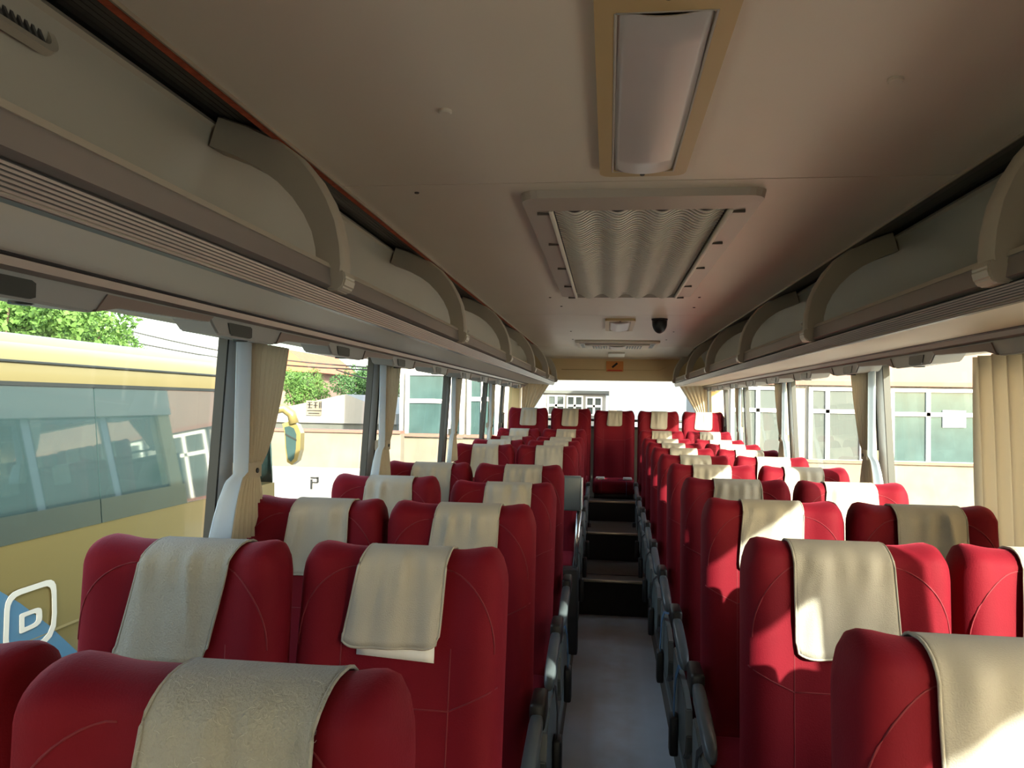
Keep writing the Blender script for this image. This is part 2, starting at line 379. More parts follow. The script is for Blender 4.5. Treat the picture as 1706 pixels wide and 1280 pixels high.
for s in (-1, 1):
    rk = empty('luggage_rack', (s * RK, 3.5, RZ))
    tag(rk, 'long overhead luggage rack with arched brackets, ' + SIDE[s], 'luggage rack', 'overhead luggage racks')
    ox, oy, oz = s * RK, 3.5, RZ
    def pf(name, prof, m, ya=Y0 + .02, yb=9.1, smooth=False):
        return prism(name, [(s * x - ox, z - oz) for x, z in prof], 'Y', ya - oy, yb - oy, m, rk, smooth)
    pf('shelf', [(.705, 1.892), (1.03, 1.905), (1.10, 1.925), (.72, 1.918)], 'panel_under')
    pf('rail', [(.688, 1.936), (.694, 1.978), (.70, 1.984), (.708, 1.984), (.712, 1.976), (.712, 1.93), (.70, 1.93)], 'rail')
    pf('rail_cap', [(.690, 1.976), (.696, 1.988), (.712, 1.990), (.716, 1.978)], 'bracket', smooth=True)
    pf('groove', [(.70, 1.926), (.71, 1.936), (.72, 1.932), (.72, 1.924)], 'rail_dark')
    # fluted lower lip: ribs over a strip coloured dark for shade in the flutes
    pf('flute_shade_strip', [(.694, 1.924), (.710, 1.889), (.735, 1.892), (.735, 1.926)], 'rail_dark')
    N = 7
    for k in range(N):
        t = (k + .5) / N; cx_, cz_ = .692 + .017 * t, 1.923 - .034 * t
        pf('rib', [(cx_ - .0028, cz_ + .0012), (cx_ - .0016, cz_ - .0018), (cx_ + .0035, cz_ - .0006), (cx_ + .0025, cz_ + .0022)], 'rail')
    bk = pf('back_panel', [(.985, 2.315), (1.00, 2.25), (1.04, 2.16), (1.085, 2.06), (1.10, 1.98), (1.10, 1.925), (1.138, 1.925), (1.138, 2.33), (.992, 2.326)], 'panel', smooth=True)
    pf('panel_edge', [(.978, 2.312), (.988, 2.304), (.994, 2.314), (.986, 2.324)], 'bracket')
    sp = [(EX + .016, ZC + .004)]
    for k in range(6):
        x = EX + .022 + k * .022; sp += [(x, 2.30 + k * .006), (x + .012, 2.30 + k * .006), (x + .012, 2.309 + k * .006), (x + .02, 2.309 + k * .006)]
    sp += [(.986, 2.334), (1.13, 2.336), (1.13, 2.42), (EX + .016, 2.42)]
    pf('air_slot', sp, 'slot', yb=8.95)
    pf('trim_strip', [(1.018, 1.900), (1.022, 1.886), (1.052, 1.878), (1.062, 1.885), (1.062, 1.905), (1.03, 1.908)], 'rail')
    pf('trim_shadow_gap', [(1.006, 1.902), (1.018, 1.900), (1.018, 1.908), (1.006, 1.908)], 'black')
    me, ft = bracket_mesh(s)
    ylist = [1.70, 3.20, 4.72, 6.30, 7.80] + [9.08] if s < 0 else [1.61] + [1.53 + 1.48 * k for k in range(1, 6)]
    ylist = [ylist[0] - 1.5] + ylist
    for y in ylist:
        if y > 9.06: y = 9.06
        b = link('bracket', me, rk); b.location = (-ox, y - oy, -oz)
        c = link('bracket_foot', ft, b)
    # small catch plates on the back panel
    for y in ((5.25, 7.0) if s < 0 else (4.6, 6.6)):
        c = box('catch_plate', (-.006, -.05, -.022), (.006, .05, .022), 'rail', rk, .003); c.location = (s * 1.045 - ox, y - oy, 2.155 - oz); c.rotation_euler = (0, s * radians(-22), 0)
        box('catch', (-.012, -.022, -.012), (.012, .022, .012), 'bracket', c, .003)
# oval air nozzle on the rack panel, top of the shaded side
nz = empty('air_nozzle', (-1.000, 1.075, 2.268)); tag(nz, 'louvred oval air nozzle set in the rack panel', 'air vent')
nz.rotation_euler = (0, radians(66), 0); nz.scale = (.85, .8, 1)
ov = [(cos(2 * pi * k / 24) * .035 * (1 if True else 1), sin(2 * pi * k / 24)) for k in range(24)]
def stad(a, r, n=10):
    p = []
    for k in range(n + 1): t = -pi / 2 + pi * k / n; p.append((r * cos(t), r * sin(t), 1))
    o = [(x + 0, y, 0) for x, y, _ in p]
    return [(y, a + x) for x, y, _ in p] + [(-y, -a - x) for x, y, _ in p]
def ring_mesh(name, outer, inner, z0, z1, m):
    n = len(outer); v = [(x, y, z0) for x, y in outer] + [(x, y, z1) for x, y in outer] + [(x, y, z1) for x, y in inner] + [(x, y, z0) for x, y in inner]
    f = []
    for k in range(n):
        j = (k + 1) % n
        for a, b in ((0, 1), (1, 2), (2, 3), (3, 0)): f.append((a * n + k, a * n + j, b * n + j, b * n + k))
    return mesh(name, v, f, m)
link('bezel', ring_mesh('bezel', stad(.075, .042), stad(.07, .028), -.004, .012, 'bracket'), nz)
link('cavity', mesh('cavity', [(x, y, -.002) for x, y in stad(.07, .03)], [tuple(range(22))], 'black'), nz)
for k in range(9): box('louver', (-.027, -.078 + k * .0185, -.002), (.027, -.070 + k * .0185, .009), 'rail_dark', nz)

# ------------------------------------------------------------------ overhead service units above the windows
def unit_mesh(s):
    pr = [(0, 0), (.055, -.046), (.37, -.048), (.45, -.030), (.80, -.020), (.84, 0)]
    v = []; f = []; n = len(pr)
    for d, (y, z) in enumerate(pr): v.append((s * 0, y, z))
    for d, (y, z) in enumerate(pr): v.append((s * .105, y, z + .010 if z else 0))
    f = [(i, (i + 1) % n, n + (i + 1) % n, n + i) for i in range(n)] + [tuple(range(n))[::-1], tuple(range(n, 2 * n))]
    me = mesh('housing', v, f, 'psu')
    bm = bmesh.new(); bm.from_mesh(me); bmesh.ops.bevel(bm, geom=bm.edges[:], offset=.005, segments=2, affect='EDGES'); bm.to_mesh(me); bm.free()
    me.polygons.foreach_set('use_smooth', [True] * len(me.polygons)); me.set_sharp_from_angle(angle=radians(35))
    return me
for s in (-1, 1):
    hm = unit_mesh(s)
    lv = [(y + .10, z - .026) for y, z in [(0, .015), (.012, -.012), (.024, -.016), (.12, -.016), (.132, -.012), (.132, .012), (.122, .016), (.008, .016)]]
    lm = mesh('speaker_lens', [(s * -.003, y, z) for y, z in lv] + [(s * .004, y, z) for y, z in lv], [tuple(range(8)), tuple(range(8, 16))[::-1]] + [(i, (i + 1) % 8, 8 + (i + 1) % 8, 8 + i) for i in range(8)], 'psu_lens')
    wv = [(.385, -.044), (.455, -.0285), (.80, -.0185), (.825, -.004), (.42, -.006)]
    wm = mesh('reading_panel', [(s * -.004, y, z) for y, z in wv] + [(s * .004, y, z) for y, z in wv], [tuple(range(5)), tuple(range(5, 10))[::-1]] + [(i, (i + 1) % 5, 5 + (i + 1) % 5, 5 + i) for i in range(5)], 'psu_wedge')
    bmz = tube_mesh('nozzle', [(s * .04, .25, -.028), (s * .04, .25, -.0475)], .020, 'psu_lens', 14)
    for k in range(10):
        u = empty('service_unit', (s * 1.035, (.96 if s < 0 else 1.156) + .8 * k, 1.882))
        tag(u, 'grey overhead speaker and light unit, %s from the front, %s' % (ORD[k + 1], SIDE[s]), 'service unit', 'overhead units above the windows')
        link('housing', hm, u); link('speaker_lens', lm, u); link('reading_panel', wm, u); link('nozzle', bmz, u)

# ------------------------------------------------------------------ ceiling fittings
def ceiling_lamp(yc, ya, yb, label):
    L = empty('ceiling_lamp', (.013, yc, ZC)); tag(L, label, 'ceiling lamp', 'oblong ceiling lamps')
    def rr(hx, a, b, r=.02):
        p = []
        for cx, cy_, t0 in ((hx - r, b - r, 0), (-hx + r, b - r, pi / 2), (-hx + r, a + r, pi), (hx - r, a + r, 3 * pi / 2)):
            for k in range(4): t = t0 + pi / 2 * k / 3; p.append((cx + r * cos(t), cy_ + r * sin(t)))
        return p
    a, b = ya - yc, yb - yc
    fr = ring_mesh('frame', rr(.107, a, b, .03), rr(.073, a + .075, b - .045, .008), -.018, 0, 'lampframe')
    bm = bmesh.new(); bm.from_mesh(fr); bm.to_mesh(fr); bm.free()
    link('frame', fr, L)
    # bowed diffuser
    rows = []
    for i in range(9):
        t = i / 8; y = a + .075 + (b - a - .12) * t
        rows.append([(-.073 + .146 * k / 10, y, -.012 - .012 * (1 - (2 * k / 10 - 1) ** 2) - .004 * (1 - (2 * t - 1) ** 2)) for k in range(11)])
    strips('diffuser', rows, 'lens', L, thick=.003)
    rim = [(-.075, a + .073), (.075, a + .073), (.075, b - .043), (-.075, b - .043), (-.075, a + .073)]
    tube('diffuser_rim', [(x, y, -.017) for x, y in rim], .0028, 'grilleframe', L, 6)
    for y in (a + .03, b - .02):
        d = link('screw', disc_mesh('screw', .006, -.004, 'seam', seg=8), L); d.location = (0, y, -.018)
ceiling_lamp(1.52, 1.07, 1.975, 'large tan-framed ceiling lamp nearest the viewpoint, beside the grille')
ceiling_lamp(5.8, 5.42, 6.2, 'tan-framed ceiling lamp further back, beside the black dome')
# return air grille
GX, GA, GB = .345, 2.15, 4.2
g = empty('air_grille', (.02, 3.17, ZC)); tag(g, 'large return-air grille with wavy slats in the ceiling', 'air grille')
def gl(y): return y - 3.17
def trap(hx, a, b, r):
    p = []
    for cx, cy_, t0 in ((hx - r, b - r, 0), (-hx + r, b - r, pi / 2), (-hx + r, a + r, pi), (hx - r, a + r, 3 * pi / 2)):
        for k in range(5): t = t0 + pi / 2 * k / 4; p.append((cx + r * cos(t), cy_ + r * sin(t)))
    return p
oo = trap(GX, gl(GA), gl(GB), .05); ii = trap(.262, gl(GA) + .12, gl(GB) - .05, .012)
n = len(oo); v = [(x, y, 0) for x, y in oo] + [(x * .985, y * .995, -.022) for x, y in oo] + [(x, y, -.030) for x, y in ii] + [(x, y, -.008) for x, y in ii]
f = []
for k in range(n):
    j = (k + 1) % n
    for a in range(3): f.append((a * n + k, a * n + j, (a + 1) * n + j, (a + 1) * n + k))
link('frame', mesh('frame', v, f, 'grilleframe'), g)
box('backing', (-.262, gl(GA) + .12, -.004), (.262, gl(GB) - .05, -.001), 'black', g)
v = []; f = []; bv = []; bf = []
NS, NX = 58, 64
def wave(x): return -.022 + .013 * cos(2 * pi * x / .128)
for i in range(NS):
    yc = gl(GA) + .135 + (GB - GA - .20) * i / (NS - 1); base = len(v)
    for k in range(NX + 1):
        x = -.256 + .512 * k / NX; zz = wave(x)
        v += [(x, yc - .0065, zz - .0025), (x, yc + .0065, zz - .0025), (x, yc + .0065, zz + .0015), (x, yc - .0065, zz + .0015)]
    for k in range(NX):
        for q in range(4): f.append((base + k * 4 + q, base + k * 4 + (q + 1) % 4, base + (k + 1) * 4 + (q + 1) % 4, base + (k + 1) * 4 + q))
strips('slat_gap_shade', [[(-.258 + .516 * k / NX, y_, wave(-.258 + .516 * k / NX) + .0060) for k in range(NX + 1)] for y_ in (gl(GA) + .122, gl(GB) - .052)], 'black', g)  # black sheet standing in for the shade between the slats
sl_ = link('slats', mesh('slats', v, f, 'grille'), g); sl_['kind'] = 'stuff'
for s in (-1, 1):
    box('edge_bar', (s * .262 - .006, gl(GA) + .125, -.036), (s * .262 + .006, gl(GB) - .055, -.022), 'grille', g, .002)
    for y in (2.3, 2.75, 3.25, 3.75, 4.15): box('clip', (s * .285 - .02, gl(y) - .004, -.034), (s * .285 + .02, gl(y) + .004, -.026), 'seam', g)
# rear vent with two louvre fields round a small lamp
rv = empty('rear_vent', (.015, 8.0, ZC)); tag(rv, 'rear ceiling vent with louvres either side of a small lamp', 'air vent')
rv.rotation_euler = (0, 0, 0)
rv.location = (.015, 7.68, ZC)
box('frame', (-.40, -.36, -.022), (.40, .36, 0), 'grille', rv, .008)
box('recess', (-.36, -.29, -.028), (.36, .29, -.02), 'rail', rv)
box('face', (-.31, -.25, -.040), (.31, .25, -.026), 'grille', rv, .006)
for s in (-1, 1):
    for k in range(6): box('louver', (s * (.10 + k * .026) - .007, -.17, -.0425), (s * (.10 + k * .026) + .007, .17, -.038), 'black', rv)
    box('side_slot', (s * .335 - .015, -.2, -.031), (s * .335 + .015, .2, -.026), 'black', rv)
rows = [[(-.08 + .16 * k / 6, -.2 + .4 * i / 6, -.04 - .012 * (1 - (k / 3 - 1) ** 2)) for k in range(7)] for i in range(7)]
strips('lamp_lens', rows, 'white', rv, thick=.003)
pl = box('ceiling_plate', (-.09, 8.55, 2.246), (.09, 8.85, 2.266), 'grille', None, .004); pl.rotation_euler = (0, 0, 0)
pl.data.transform(Matrix.Translation((0, -8.7, -2.256))); pl.location = (.02, 8.7, 2.232); pl.rotation_euler = (radians(-3.6), 0, 0)
tag(pl, 'small pale plate on the ceiling above the rear header', 'plate')
# black dome
dm = empty('camera_dome', (.285, 5.45, ZC)); tag(dm, 'small black dome hanging from the ceiling beside the lamp', 'camera')
bm = bmesh.new(); bmesh.ops.create_uvsphere(bm, u_segments=20, v_segments=12, radius=.05)
for v_ in bm.verts:
    v_.co.z = v_.co.z * 1.55 - .012 if v_.co.z < 0 else v_.co.z * .24
    v_.co.x *= 1.05
me = bpy.data.meshes.new('dome'); bm.to_mesh(me); bm.free(); me.materials.append(MATS['black']); me.polygons.foreach_set('use_smooth', [True] * len(me.polygons)); link('dome', me, dm).location = (0, 0, -.014)
link('mount', disc_mesh('mount', .056, -.014, 'black', seg=20), dm)
# domed screw covers on the lining
bt = disc_mesh('button', .014, -.007, 'ceil', seg=16); bs = disc_mesh('screw', .007, -.004, 'seam', seg=8)
for x, y, big in ((-.407, 1.543, 1), (.446, 1.46, 1), (-.40, 4.35, 0), (-.36, 4.75, 0), (.43, 4.35, 0), (.45, 4.8, 0), (-.38, 6.4, 0), (.46, 6.4, 0), (-.4, 7.2, 0), (.46, 7.2, 0), (-.62, 2.15, 0)):
    o = link('ceiling_button' if big else 'ceiling_screw', bt if big else bs); o.location = (x, y, ZC)
    nxt = 'nearest the grille' if x > 0 else 'beside the rack'
    if big: tag(o, 'round cover button on the lining, ' + SIDE[-1 if x < 0 else 1], 'button', 'lining fasteners')
    else: tag(o, 'small screw head in the roof lining', 'screw', 'lining screws')
# warning sticker on the rear header
stk = empty('warning_sticker', (.008, 9.146, 2.115)); tag(stk, 'orange warning sticker on the rear header panel', 'sticker')
stk.rotation_euler = (radians(-14), 0, 0)
box('sheet', (-.10, -.004, -.055), (.10, 0, .07), 'sticker_orange', stk)
b_ = box('black_mark', (-.012, -.006, -.04), (.012, -.004, .04), 'black', stk); b_.rotation_euler = (0, radians(48), 0); b_.location = (0, 0, .02)
box('red_line', (-.085, -.006, -.050), (.085, -.004, -.036), 'sticker_red', stk)

# ------------------------------------------------------------------ seats
PIV = Vector((0, -.05, .45))
HW = .22
def axis_y(z): return -(1.185 - z) * .065
def ztop(u):
    a = abs(u); return 1.172 + .009 * exp(-((a - .82) / .17) ** 2) - .056 * max(0, (a - .84) / .16) ** 2.4
def e_u(u): return max(0, 1 - abs(u) ** 13) ** .5
def e_v(v):
    r = 1.0
    if v > .955: r = max(0, 1 - ((v - .955) / .045) ** 2) ** .5
    if v < .03: r = max(0, 1 - ((.03 - v) / .03) ** 2) ** .5
    return r
def bol(u, z):
    a = abs(u)
    return .026 * sm(.42, .80, a) * (.6 + .4 * sm(.80, .98, z)) + .014 * (1 - sm(0, .6, a)) * exp(-((z - .66) / .13) ** 2) + .008 * (1 - sm(.2, .55, a)) * sm(.92, 1.02, z)
ZB = .40
def front_pt(u, v, off=0.0):
    z = ZB + v * (ztop(u) - ZB); return Vector((HW * u, axis_y(z) - (.050 + bol(u, z)) * e_u(u) * e_v(v) - off, z))
def back_pt(u, v, off=0.0):
    z = ZB + v * (ztop(u) - ZB); return Vector((HW * u, axis_y(z) + .060 * e_u(u) * e_v(v) + off, z))
def v_of(u, z): return (z - ZB) / (ztop(u) - ZB)
def backrest_mesh():
    us = [sin(pi / 2 * (-1 + 2 * k / 26)) for k in range(27)]
    vs = [0, .008, .02, .03] + [.03 + .925 * k / 20 for k in range(1, 21)] + [.955 + .045 * sin(pi / 2 * k / 6) for k in range(1, 7)]
    nu, nv = len(us), len(vs); vv = []
    for v in vs:
        for u in us: vv.append(front_pt(u, v) - PIV)
    for v in vs:
        for u in us: vv.append(back_pt(u, v) - PIV)
    f = []; B = nu * nv
    for i in range(nv - 1):
        for k in range(nu - 1):
            f.append((i * nu + k, i * nu + k + 1, (i + 1) * nu + k + 1, (i + 1) * nu + k)); f.append((B + i * nu + k, B + (i + 1) * nu + k, B + (i + 1) * nu + k + 1, B + i * nu + k + 1))
    me = bpy.data.meshes.new('backrest'); me.from_pydata([tuple(x) for x in vv], [], f)
    bm = bmesh.new(); bm.from_mesh(me); bmesh.ops.remove_doubles(bm, verts=bm.verts[:], dist=.0004); bmesh.ops.recalc_face_normals(bm, faces=bm.faces[:]); bm.to_mesh(me); bm.free()
    me.polygons.foreach_set('use_smooth', [True] * len(me.polygons)); me.materials.append(MATS['plush']); return me
def piping_mesh():
    lines = []
    for s in (-1, 1):
        lines.append([(s * .52, .48 + .5 * k / 14) for k in range(15)])
        lines.append([(s * (.52 + .44 * k / 6), .86 + .05 * k / 6) for k in range(7)])
        lines.append([(s * (.40 + .53 * sin(pi / 2 * k / 14)), 1.135 - .16 * (1 - cos(pi / 2 * k / 14))) for k in range(15)])
    lines.append([(-.52 + 1.04 * k / 10, .86) for k in range(11)])
    bm = bmesh.new()
    for ln in lines:
        t = tube_mesh('t', [front_pt(u, v_of(u, z), .0) - PIV for u, z in ln], .0017, 'piping', 5); bm.from_mesh(t); bpy.data.meshes.remove(t)
    me = bpy.data.meshes.new('piping'); bm.to_mesh(me); bm.free(); me.materials.append(MATS['piping']); return me
M_back, M_pipe = backrest_mesh(), piping_mesh()
def cushion_mesh():
    me = box_mesh('cushion', (-.215, -.57, .33), (.215, -.09, .465), 'plush', .035, 4)
    for v in me.vertices:
        x, y, z = v.co
        if z > .40: v.co.z += .012 * (abs(x) / .215) ** 2 - .012 + .012 * sm(-.35, -.6, y) * 0
    return me
M_cush = cushion_mesh()
M_frame = box_mesh('seat_frame', (-.20, -.53, .285), (.20, -.08, .335), 'darkmetal', .006)
def leg_mesh():
    return tube_mesh('leg', [(0, -.53, .0), (0, -.50, .12), (0, -.46, .29), (0, -.20, .29), (0, -.16, .12), (0, -.13, .0)], .016, 'darkmetal', 8)
M_leg = leg_mesh()
def arm_mesh():
    # tapered pad, rounded; runs forward and slightly down from the hinge
    rows = []; st = [(-.17, .628, .55), (-.19, .627, .85), (-.24, .621, 1), (-.38, .600, 1), (-.46, .585, .98), (-.50, .574, .85), (-.525, .566, .45)]
    for y, z, k in st:
        r = []
        for q in range(12):
            t = 2 * pi * q / 12; c, s_ = cos(t), sin(t)
            r.append((.0195 * k * math.copysign(abs(c) ** .55, c), y, z + .025 * k * math.copysign(abs(s_) ** .55, s_)))
        rows.append(r)
    n = 12; v = [p for r in rows for p in r]; f = []
    for i in range(len(rows) - 1):
        for k in range(n): f.append((i * n + k, i * n + (k + 1) % n, (i + 1) * n + (k + 1) % n, (i + 1) * n + k))
    f += [tuple(range(n)), tuple(range((len(rows) - 1) * n, len(rows) * n))]
    return mesh('armrest', v, f, 'greyplastic', True)
M_arm = arm_mesh()
M_hinge = box_mesh('armrest_hinge', (-.021, -.20, .60), (.021, -.07, .675), 'black', .01)
def side_mesh(s):
    pr = [(-.60, .36), (-.57, .44), (-.45, .475), (-.30, .47), (-.16, .50), (-.08, .50), (-.08, .34), (-.16, .24), (-.50, .24), (-.57, .29)]
    v = [(x * s, y, z) for x in (-.012, .012) for y, z in pr]; n = len(pr)
    me = mesh('side_panel', v, [(i, (i + 1) % n, n + (i + 1) % n, n + i) for i in range(n)] + [tuple(range(n))[::-1], tuple(range(n, 2 * n))], 'greypanel')
    bm = bmesh.new(); bm.from_mesh(me); bmesh.ops.bevel(bm, geom=bm.edges[:], offset=.004, segments=2, affect='EDGES'); bm.to_mesh(me); bm.free(); return me
M_side = side_mesh(1)
def belt_mesh(name, pts, wd, m):
    rows = [[(x - wd / 2 * 0, y - wd / 2, z), (x, y + wd / 2, z)] for x, y, z in pts]
    v = []; f = []
    for a, b in rows:
        for d in (-.0012, .0012): v += [(a[0] + d, a[1], a[2]), (b[0] + d, b[1], b[2])]
    for i in range(len(rows) - 1):
        o = i * 4
        for a, b in ((0, 1), (1, 3), (3, 2), (2, 0)): f.append((o + a, o + b, o + 4 + b, o + 4 + a))
    e = (len(rows) - 1) * 4; f += [(0, 1, 3, 2), (e, e + 1, e + 3, e + 2)]
    return mesh(name, v, f, m)
M_belt = belt_mesh('seat_belt', [(-.004, -.26, .49), (.018, -.27, .47), (.026, -.29, .40), (.028, -.30, .31)], .042, 'belt_black')
M_beltb = belt_mesh('seat_belt', [(-.06, -.36, .492), (-.02, -.34, .502), (.012, -.32, .50), (.022, -.31, .46), (.026, -.30, .38), (.028, -.30, .31)], .046, 'belt_blue')
M_buckle = box_mesh('buckle', (.012, -.335, .17), (.044, -.265, .315), 'black', .008)

def cover(seat, rec, lab, grp, wd=.185, shift=.02, skew=-.02, ln=.21, seed=0, m='cloth', liner=False, fuzz=0):
    rnd = random.Random(seed); NX = 28; ph = [rnd.uniform(0, 6.28) for _ in range(4)]; fr = [rnd.uniform(55, 95), rnd.uniform(110, 170), rnd.uniform(25, 45)]
    amp = rnd.uniform(.005, .0085); flare = rnd.uniform(.0, .03); tilt = rnd.uniform(-.012, .012); fold = rnd.uniform(-.3, .3)
    def col(t):   # t: distance from the crest, negative behind
        return t
    ts = [-.13, -.10, -.07, -.045, -.028, -.016, -.007, -.002, 0, .002, .007, .014, .022, .034] + [.034 + (ln - .034) * k / 12 for k in range(1, 13)]
    rows = []
    for t in ts:
        r = []
        for k in range(NX + 1):
            q = k / NX - .5
            d = max(0, t)
            x = shift + q * (wd + flare * d / ln) + skew * d / ln
            if d > ln * .8: # soft corners at the hem
                x = shift + skew * d / ln + q * (wd + flare * d / ln) * (1 - .04 * ((d / ln - .8) / .2) ** 2)
            u = max(-.93, min(.93, x / HW)); zt = ztop(u)
            dz = abs(t) * (1 if t < 0 else (1 + tilt * q * 4 / ln * .1)) + (abs(q) * 2) ** 6 * 0
            z = zt - dz
            if t > ln * .9: z += .010 * (abs(q) * 2) ** 8
            v = v_of(u, z)
            wr = amp * (sin(fr[0] * x + ph[0] + 6 * d) * .6 + sin(fr[1] * x + ph[1] + 9 * d) * .7 * sm(.13, .0, d) + sin(fr[2] * x + ph[2] + 14 * d * fold) * .6)
            wr += .008 * exp(-((x - shift - fold * .2 - fold * d) / .010) ** 2) * sm(0, .02, d) * sm(ln, ln * .4, d)
            hem = .0022 if t > ln * .90 else 0
            lift = (.006 + .0045 * sm(0, .03, d)) + max(-.0075, wr) * (sm(0, .03, d) if t >= 0 else 0) + hem
            p = front_pt(u, v, lift) if t >= 0 else back_pt(u, v, lift)
            if abs(t) < .03: p.z += .0045 * (1 - abs(t) / .03)
            p.x = x
            r.append(p - PIV)
        rows.append(r)
    o = strips('headrest_cover', rows, m, None, True, thick=.003)
    o.matrix_world = Matrix.Translation(seat.location) @ Matrix.Translation(PIV) @ Matrix.Rotation(rec, 4, 'X')
    tag(o, lab, 'headrest cover', grp)
    # stitched edge round the cloth
    nr = len(rows); first = 3
    edge = [rows[i][0] for i in range(first, nr)] + [rows[-1][k] for k in range(1, NX)] + [rows[i][NX] for i in range(nr - 1, first - 1, -1)]
    tube('hem', [Vector(p) + Vector((0, -.001, 0)) for p in edge], .0026, m, o, 5)
    if fuzz:
        bmf = bmesh.new()
        for _ in range(220):
            i = rnd.randrange(9, nr - 1); k = rnd.randrange(1, NX); p = Vector(rows[i][k]) + Vector((rnd.uniform(-.003, .003), -.002, rnd.uniform(-.005, .005)))
            a = rnd.uniform(0, 6.28); l_ = rnd.uniform(.003, .008); d1 = Vector((cos(a), -.25, sin(a))) * l_; d2 = Vector((cos(a + 1.2), -.1, sin(a + 1.2))) * l_
            t_ = tube_mesh('t', [p, p + d1 * .6, p + d1 + d2 * .3, p + d1 * 1.05 + d2 * .8], .00025, 'lint', 3); bmf.from_mesh(t_); bpy.data.meshes.remove(t_)
        me_ = bpy.data.meshes.new('lint'); bmf.to_mesh(me_); bmf.free(); me_.materials.append(MATS['lint'])
        link('lint', me_, o)['kind'] = 'stuff'
    if liner:
        lr = []
        for t in (ln * .85, ln * .95, ln + .008, ln + .022):
            lr.append([front_pt((shift + skew * t / ln + .004 + q * (wd - .004)) / HW, v_of((shift + q * wd) / HW, ztop((shift + q * wd) / HW) - t - .05 * q), .0022) - PIV for q in [-.09 + .18 * k / 8 for k in range(9)]])
            for q_, p in zip([-.09 + .18 * k / 8 for k in range(9)], lr[-1]): p.x = shift + skew + .012 + q_ * .9
        strips('white_underlay', lr, 'lining_white', o, thick=.002)
    return o

SEATX = -.014; HA = .254; GAP = .012
def seat(col, y, lab, grp, rec=0.0, z0=PLAT, aisle=0, legs=True, belt=0, x=None, base=None, dx=0):
    sd = -1 if col[0] == 'L' else 1
    if x is None: x = SEATX + sd * (HA + HW + (0 if col[1] == 'A' else 2 * HW + GAP)) + dx
    t = empty('coach_seat', (x, y, z0)); tag(t, lab, 'seat', grp)
    b = link('backrest', M_back, t); b.location = PIV; b.rotation_euler = (rec, 0, 0)
    link('piping', M_pipe, b)
    link('seat_cushion', M_cush, t); link('seat_frame', M_frame, t)
    if legs:
        for lx in (-.16, .16): link('leg', M_leg, t).location = (lx, 0, 0)
    elif base is not None:
        box('seat_base', (-.20, -.55, base), (.20, -.05, .285), 'black', t)
    if aisle:
        ar = link('armrest', M_arm, t); ar.location = (aisle * .246, 0, 0)
        hg = link('armrest_hinge', M_hinge, ar)
        sp_ = link('side_panel', M_side, t); sp_.location = (aisle * .236, 0, 0)
        if belt:
            bl = link('seat_belt', M_beltb if belt == 2 else M_belt, t); bl.location = (aisle * .236, 0, 0)
            if aisle < 0: bl.rotation_euler = (0, 0, 0); bl.scale = (-1, 1, 1)
            link('buckle', M_buckle, bl)
    return t

D = radians
LY = [.846, 1.553, 2.265, 3.012, 3.73, 5.457, 6.171, 6.878, 7.60]
RY = [1.093, 1.83, 2.574, 3.279, 4.038, 4.788, 5.527, 6.234, 6.96, 7.694]
covp = {('LA', 0): dict(wd=.185, shift=.045, skew=-.03, ln=.33, m='cloth_grey', fuzz=1), ('LA', 1): dict(wd=.178, shift=.012, skew=-.024, ln=.195, liner=True),
        ('LW', 1): dict(wd=.188, shift=.03, skew=-.056, ln=.235, m='cloth_grey'), ('LA', 2): dict(wd=.183, shift=.025, skew=-.02, ln=.20),
        ('LW', 2): dict(wd=.172, shift=.03, skew=-.015, ln=.215), ('LW', 0): dict(wd=.18, shift=-.02, skew=0, ln=.25),
        ('RA', 0): dict(wd=.215, shift=-.005, skew=.015, ln=.34), ('RA', 1): dict(wd=.205, shift=-.015, skew=.012, ln=.235),
        ('RA', 2): dict(wd=.182, shift=-.003, skew=-.012, ln=.21), ('RW', 1): dict(wd=.20, shift=.01, skew=.0, ln=.25), ('RW', 2): dict(wd=.20, shift=.01, skew=.01, ln=.22)}
recl = {('LA', 3): D(-13), ('LA', 1): D(-6), ('LA', 0): D(2), ('LW', 7): D(-2), ('LA', 7): D(-4), ('RW', 6): D(-4)}
rnd = random.Random(3)
for col, ys in (('LA', LY), ('LW', LY), ('RA', RY), ('RW', RY)):
    sd = -1 if col[0] == 'L' else 1; pl_ = 'aisle' if col[1] == 'A' else 'window'
    for i, y in enumerate(ys):
        rec = recl.get((col, i), D(rnd.uniform(-1.2, .8)))
        raised = i == len(ys) - 1
        lab = 'red plush %s seat in the %s row from the front, %s' % (pl_, ORD[i + 1], SIDE[sd])
        t = seat(col, y, lab, 'red coach seats in rows', rec, PLAT + (.045 if raised else 0), aisle=(-sd if col[1] == 'A' else 0), belt=(0 if col[1] == 'W' else (2 if (col, i) in (('RA', 1), ('RA', 3), ('RA', 4), ('LA', 4)) else 1)))
        p = dict(wd=rnd.uniform(.175, .19), shift=rnd.uniform(.01, .03) if sd < 0 else rnd.uniform(-.01, .01), skew=rnd.uniform(-.025, 0) if sd < 0 else rnd.uniform(-.01, .015), ln=rnd.uniform(.19, .23))
        p.update(covp.get((col, i), {}))
        lab2 = '%s cloth cover on the %s headrest, %s row from the front, %s' % ('worn greyish' if p.get('m') else 'cream', pl_, ORD[i + 1], SIDE[sd])
        cover(t, rec, lab2, 'cream headrest covers', seed=100 * sd + i * 7 + (3 if col[1] == 'A' else 0), **p)
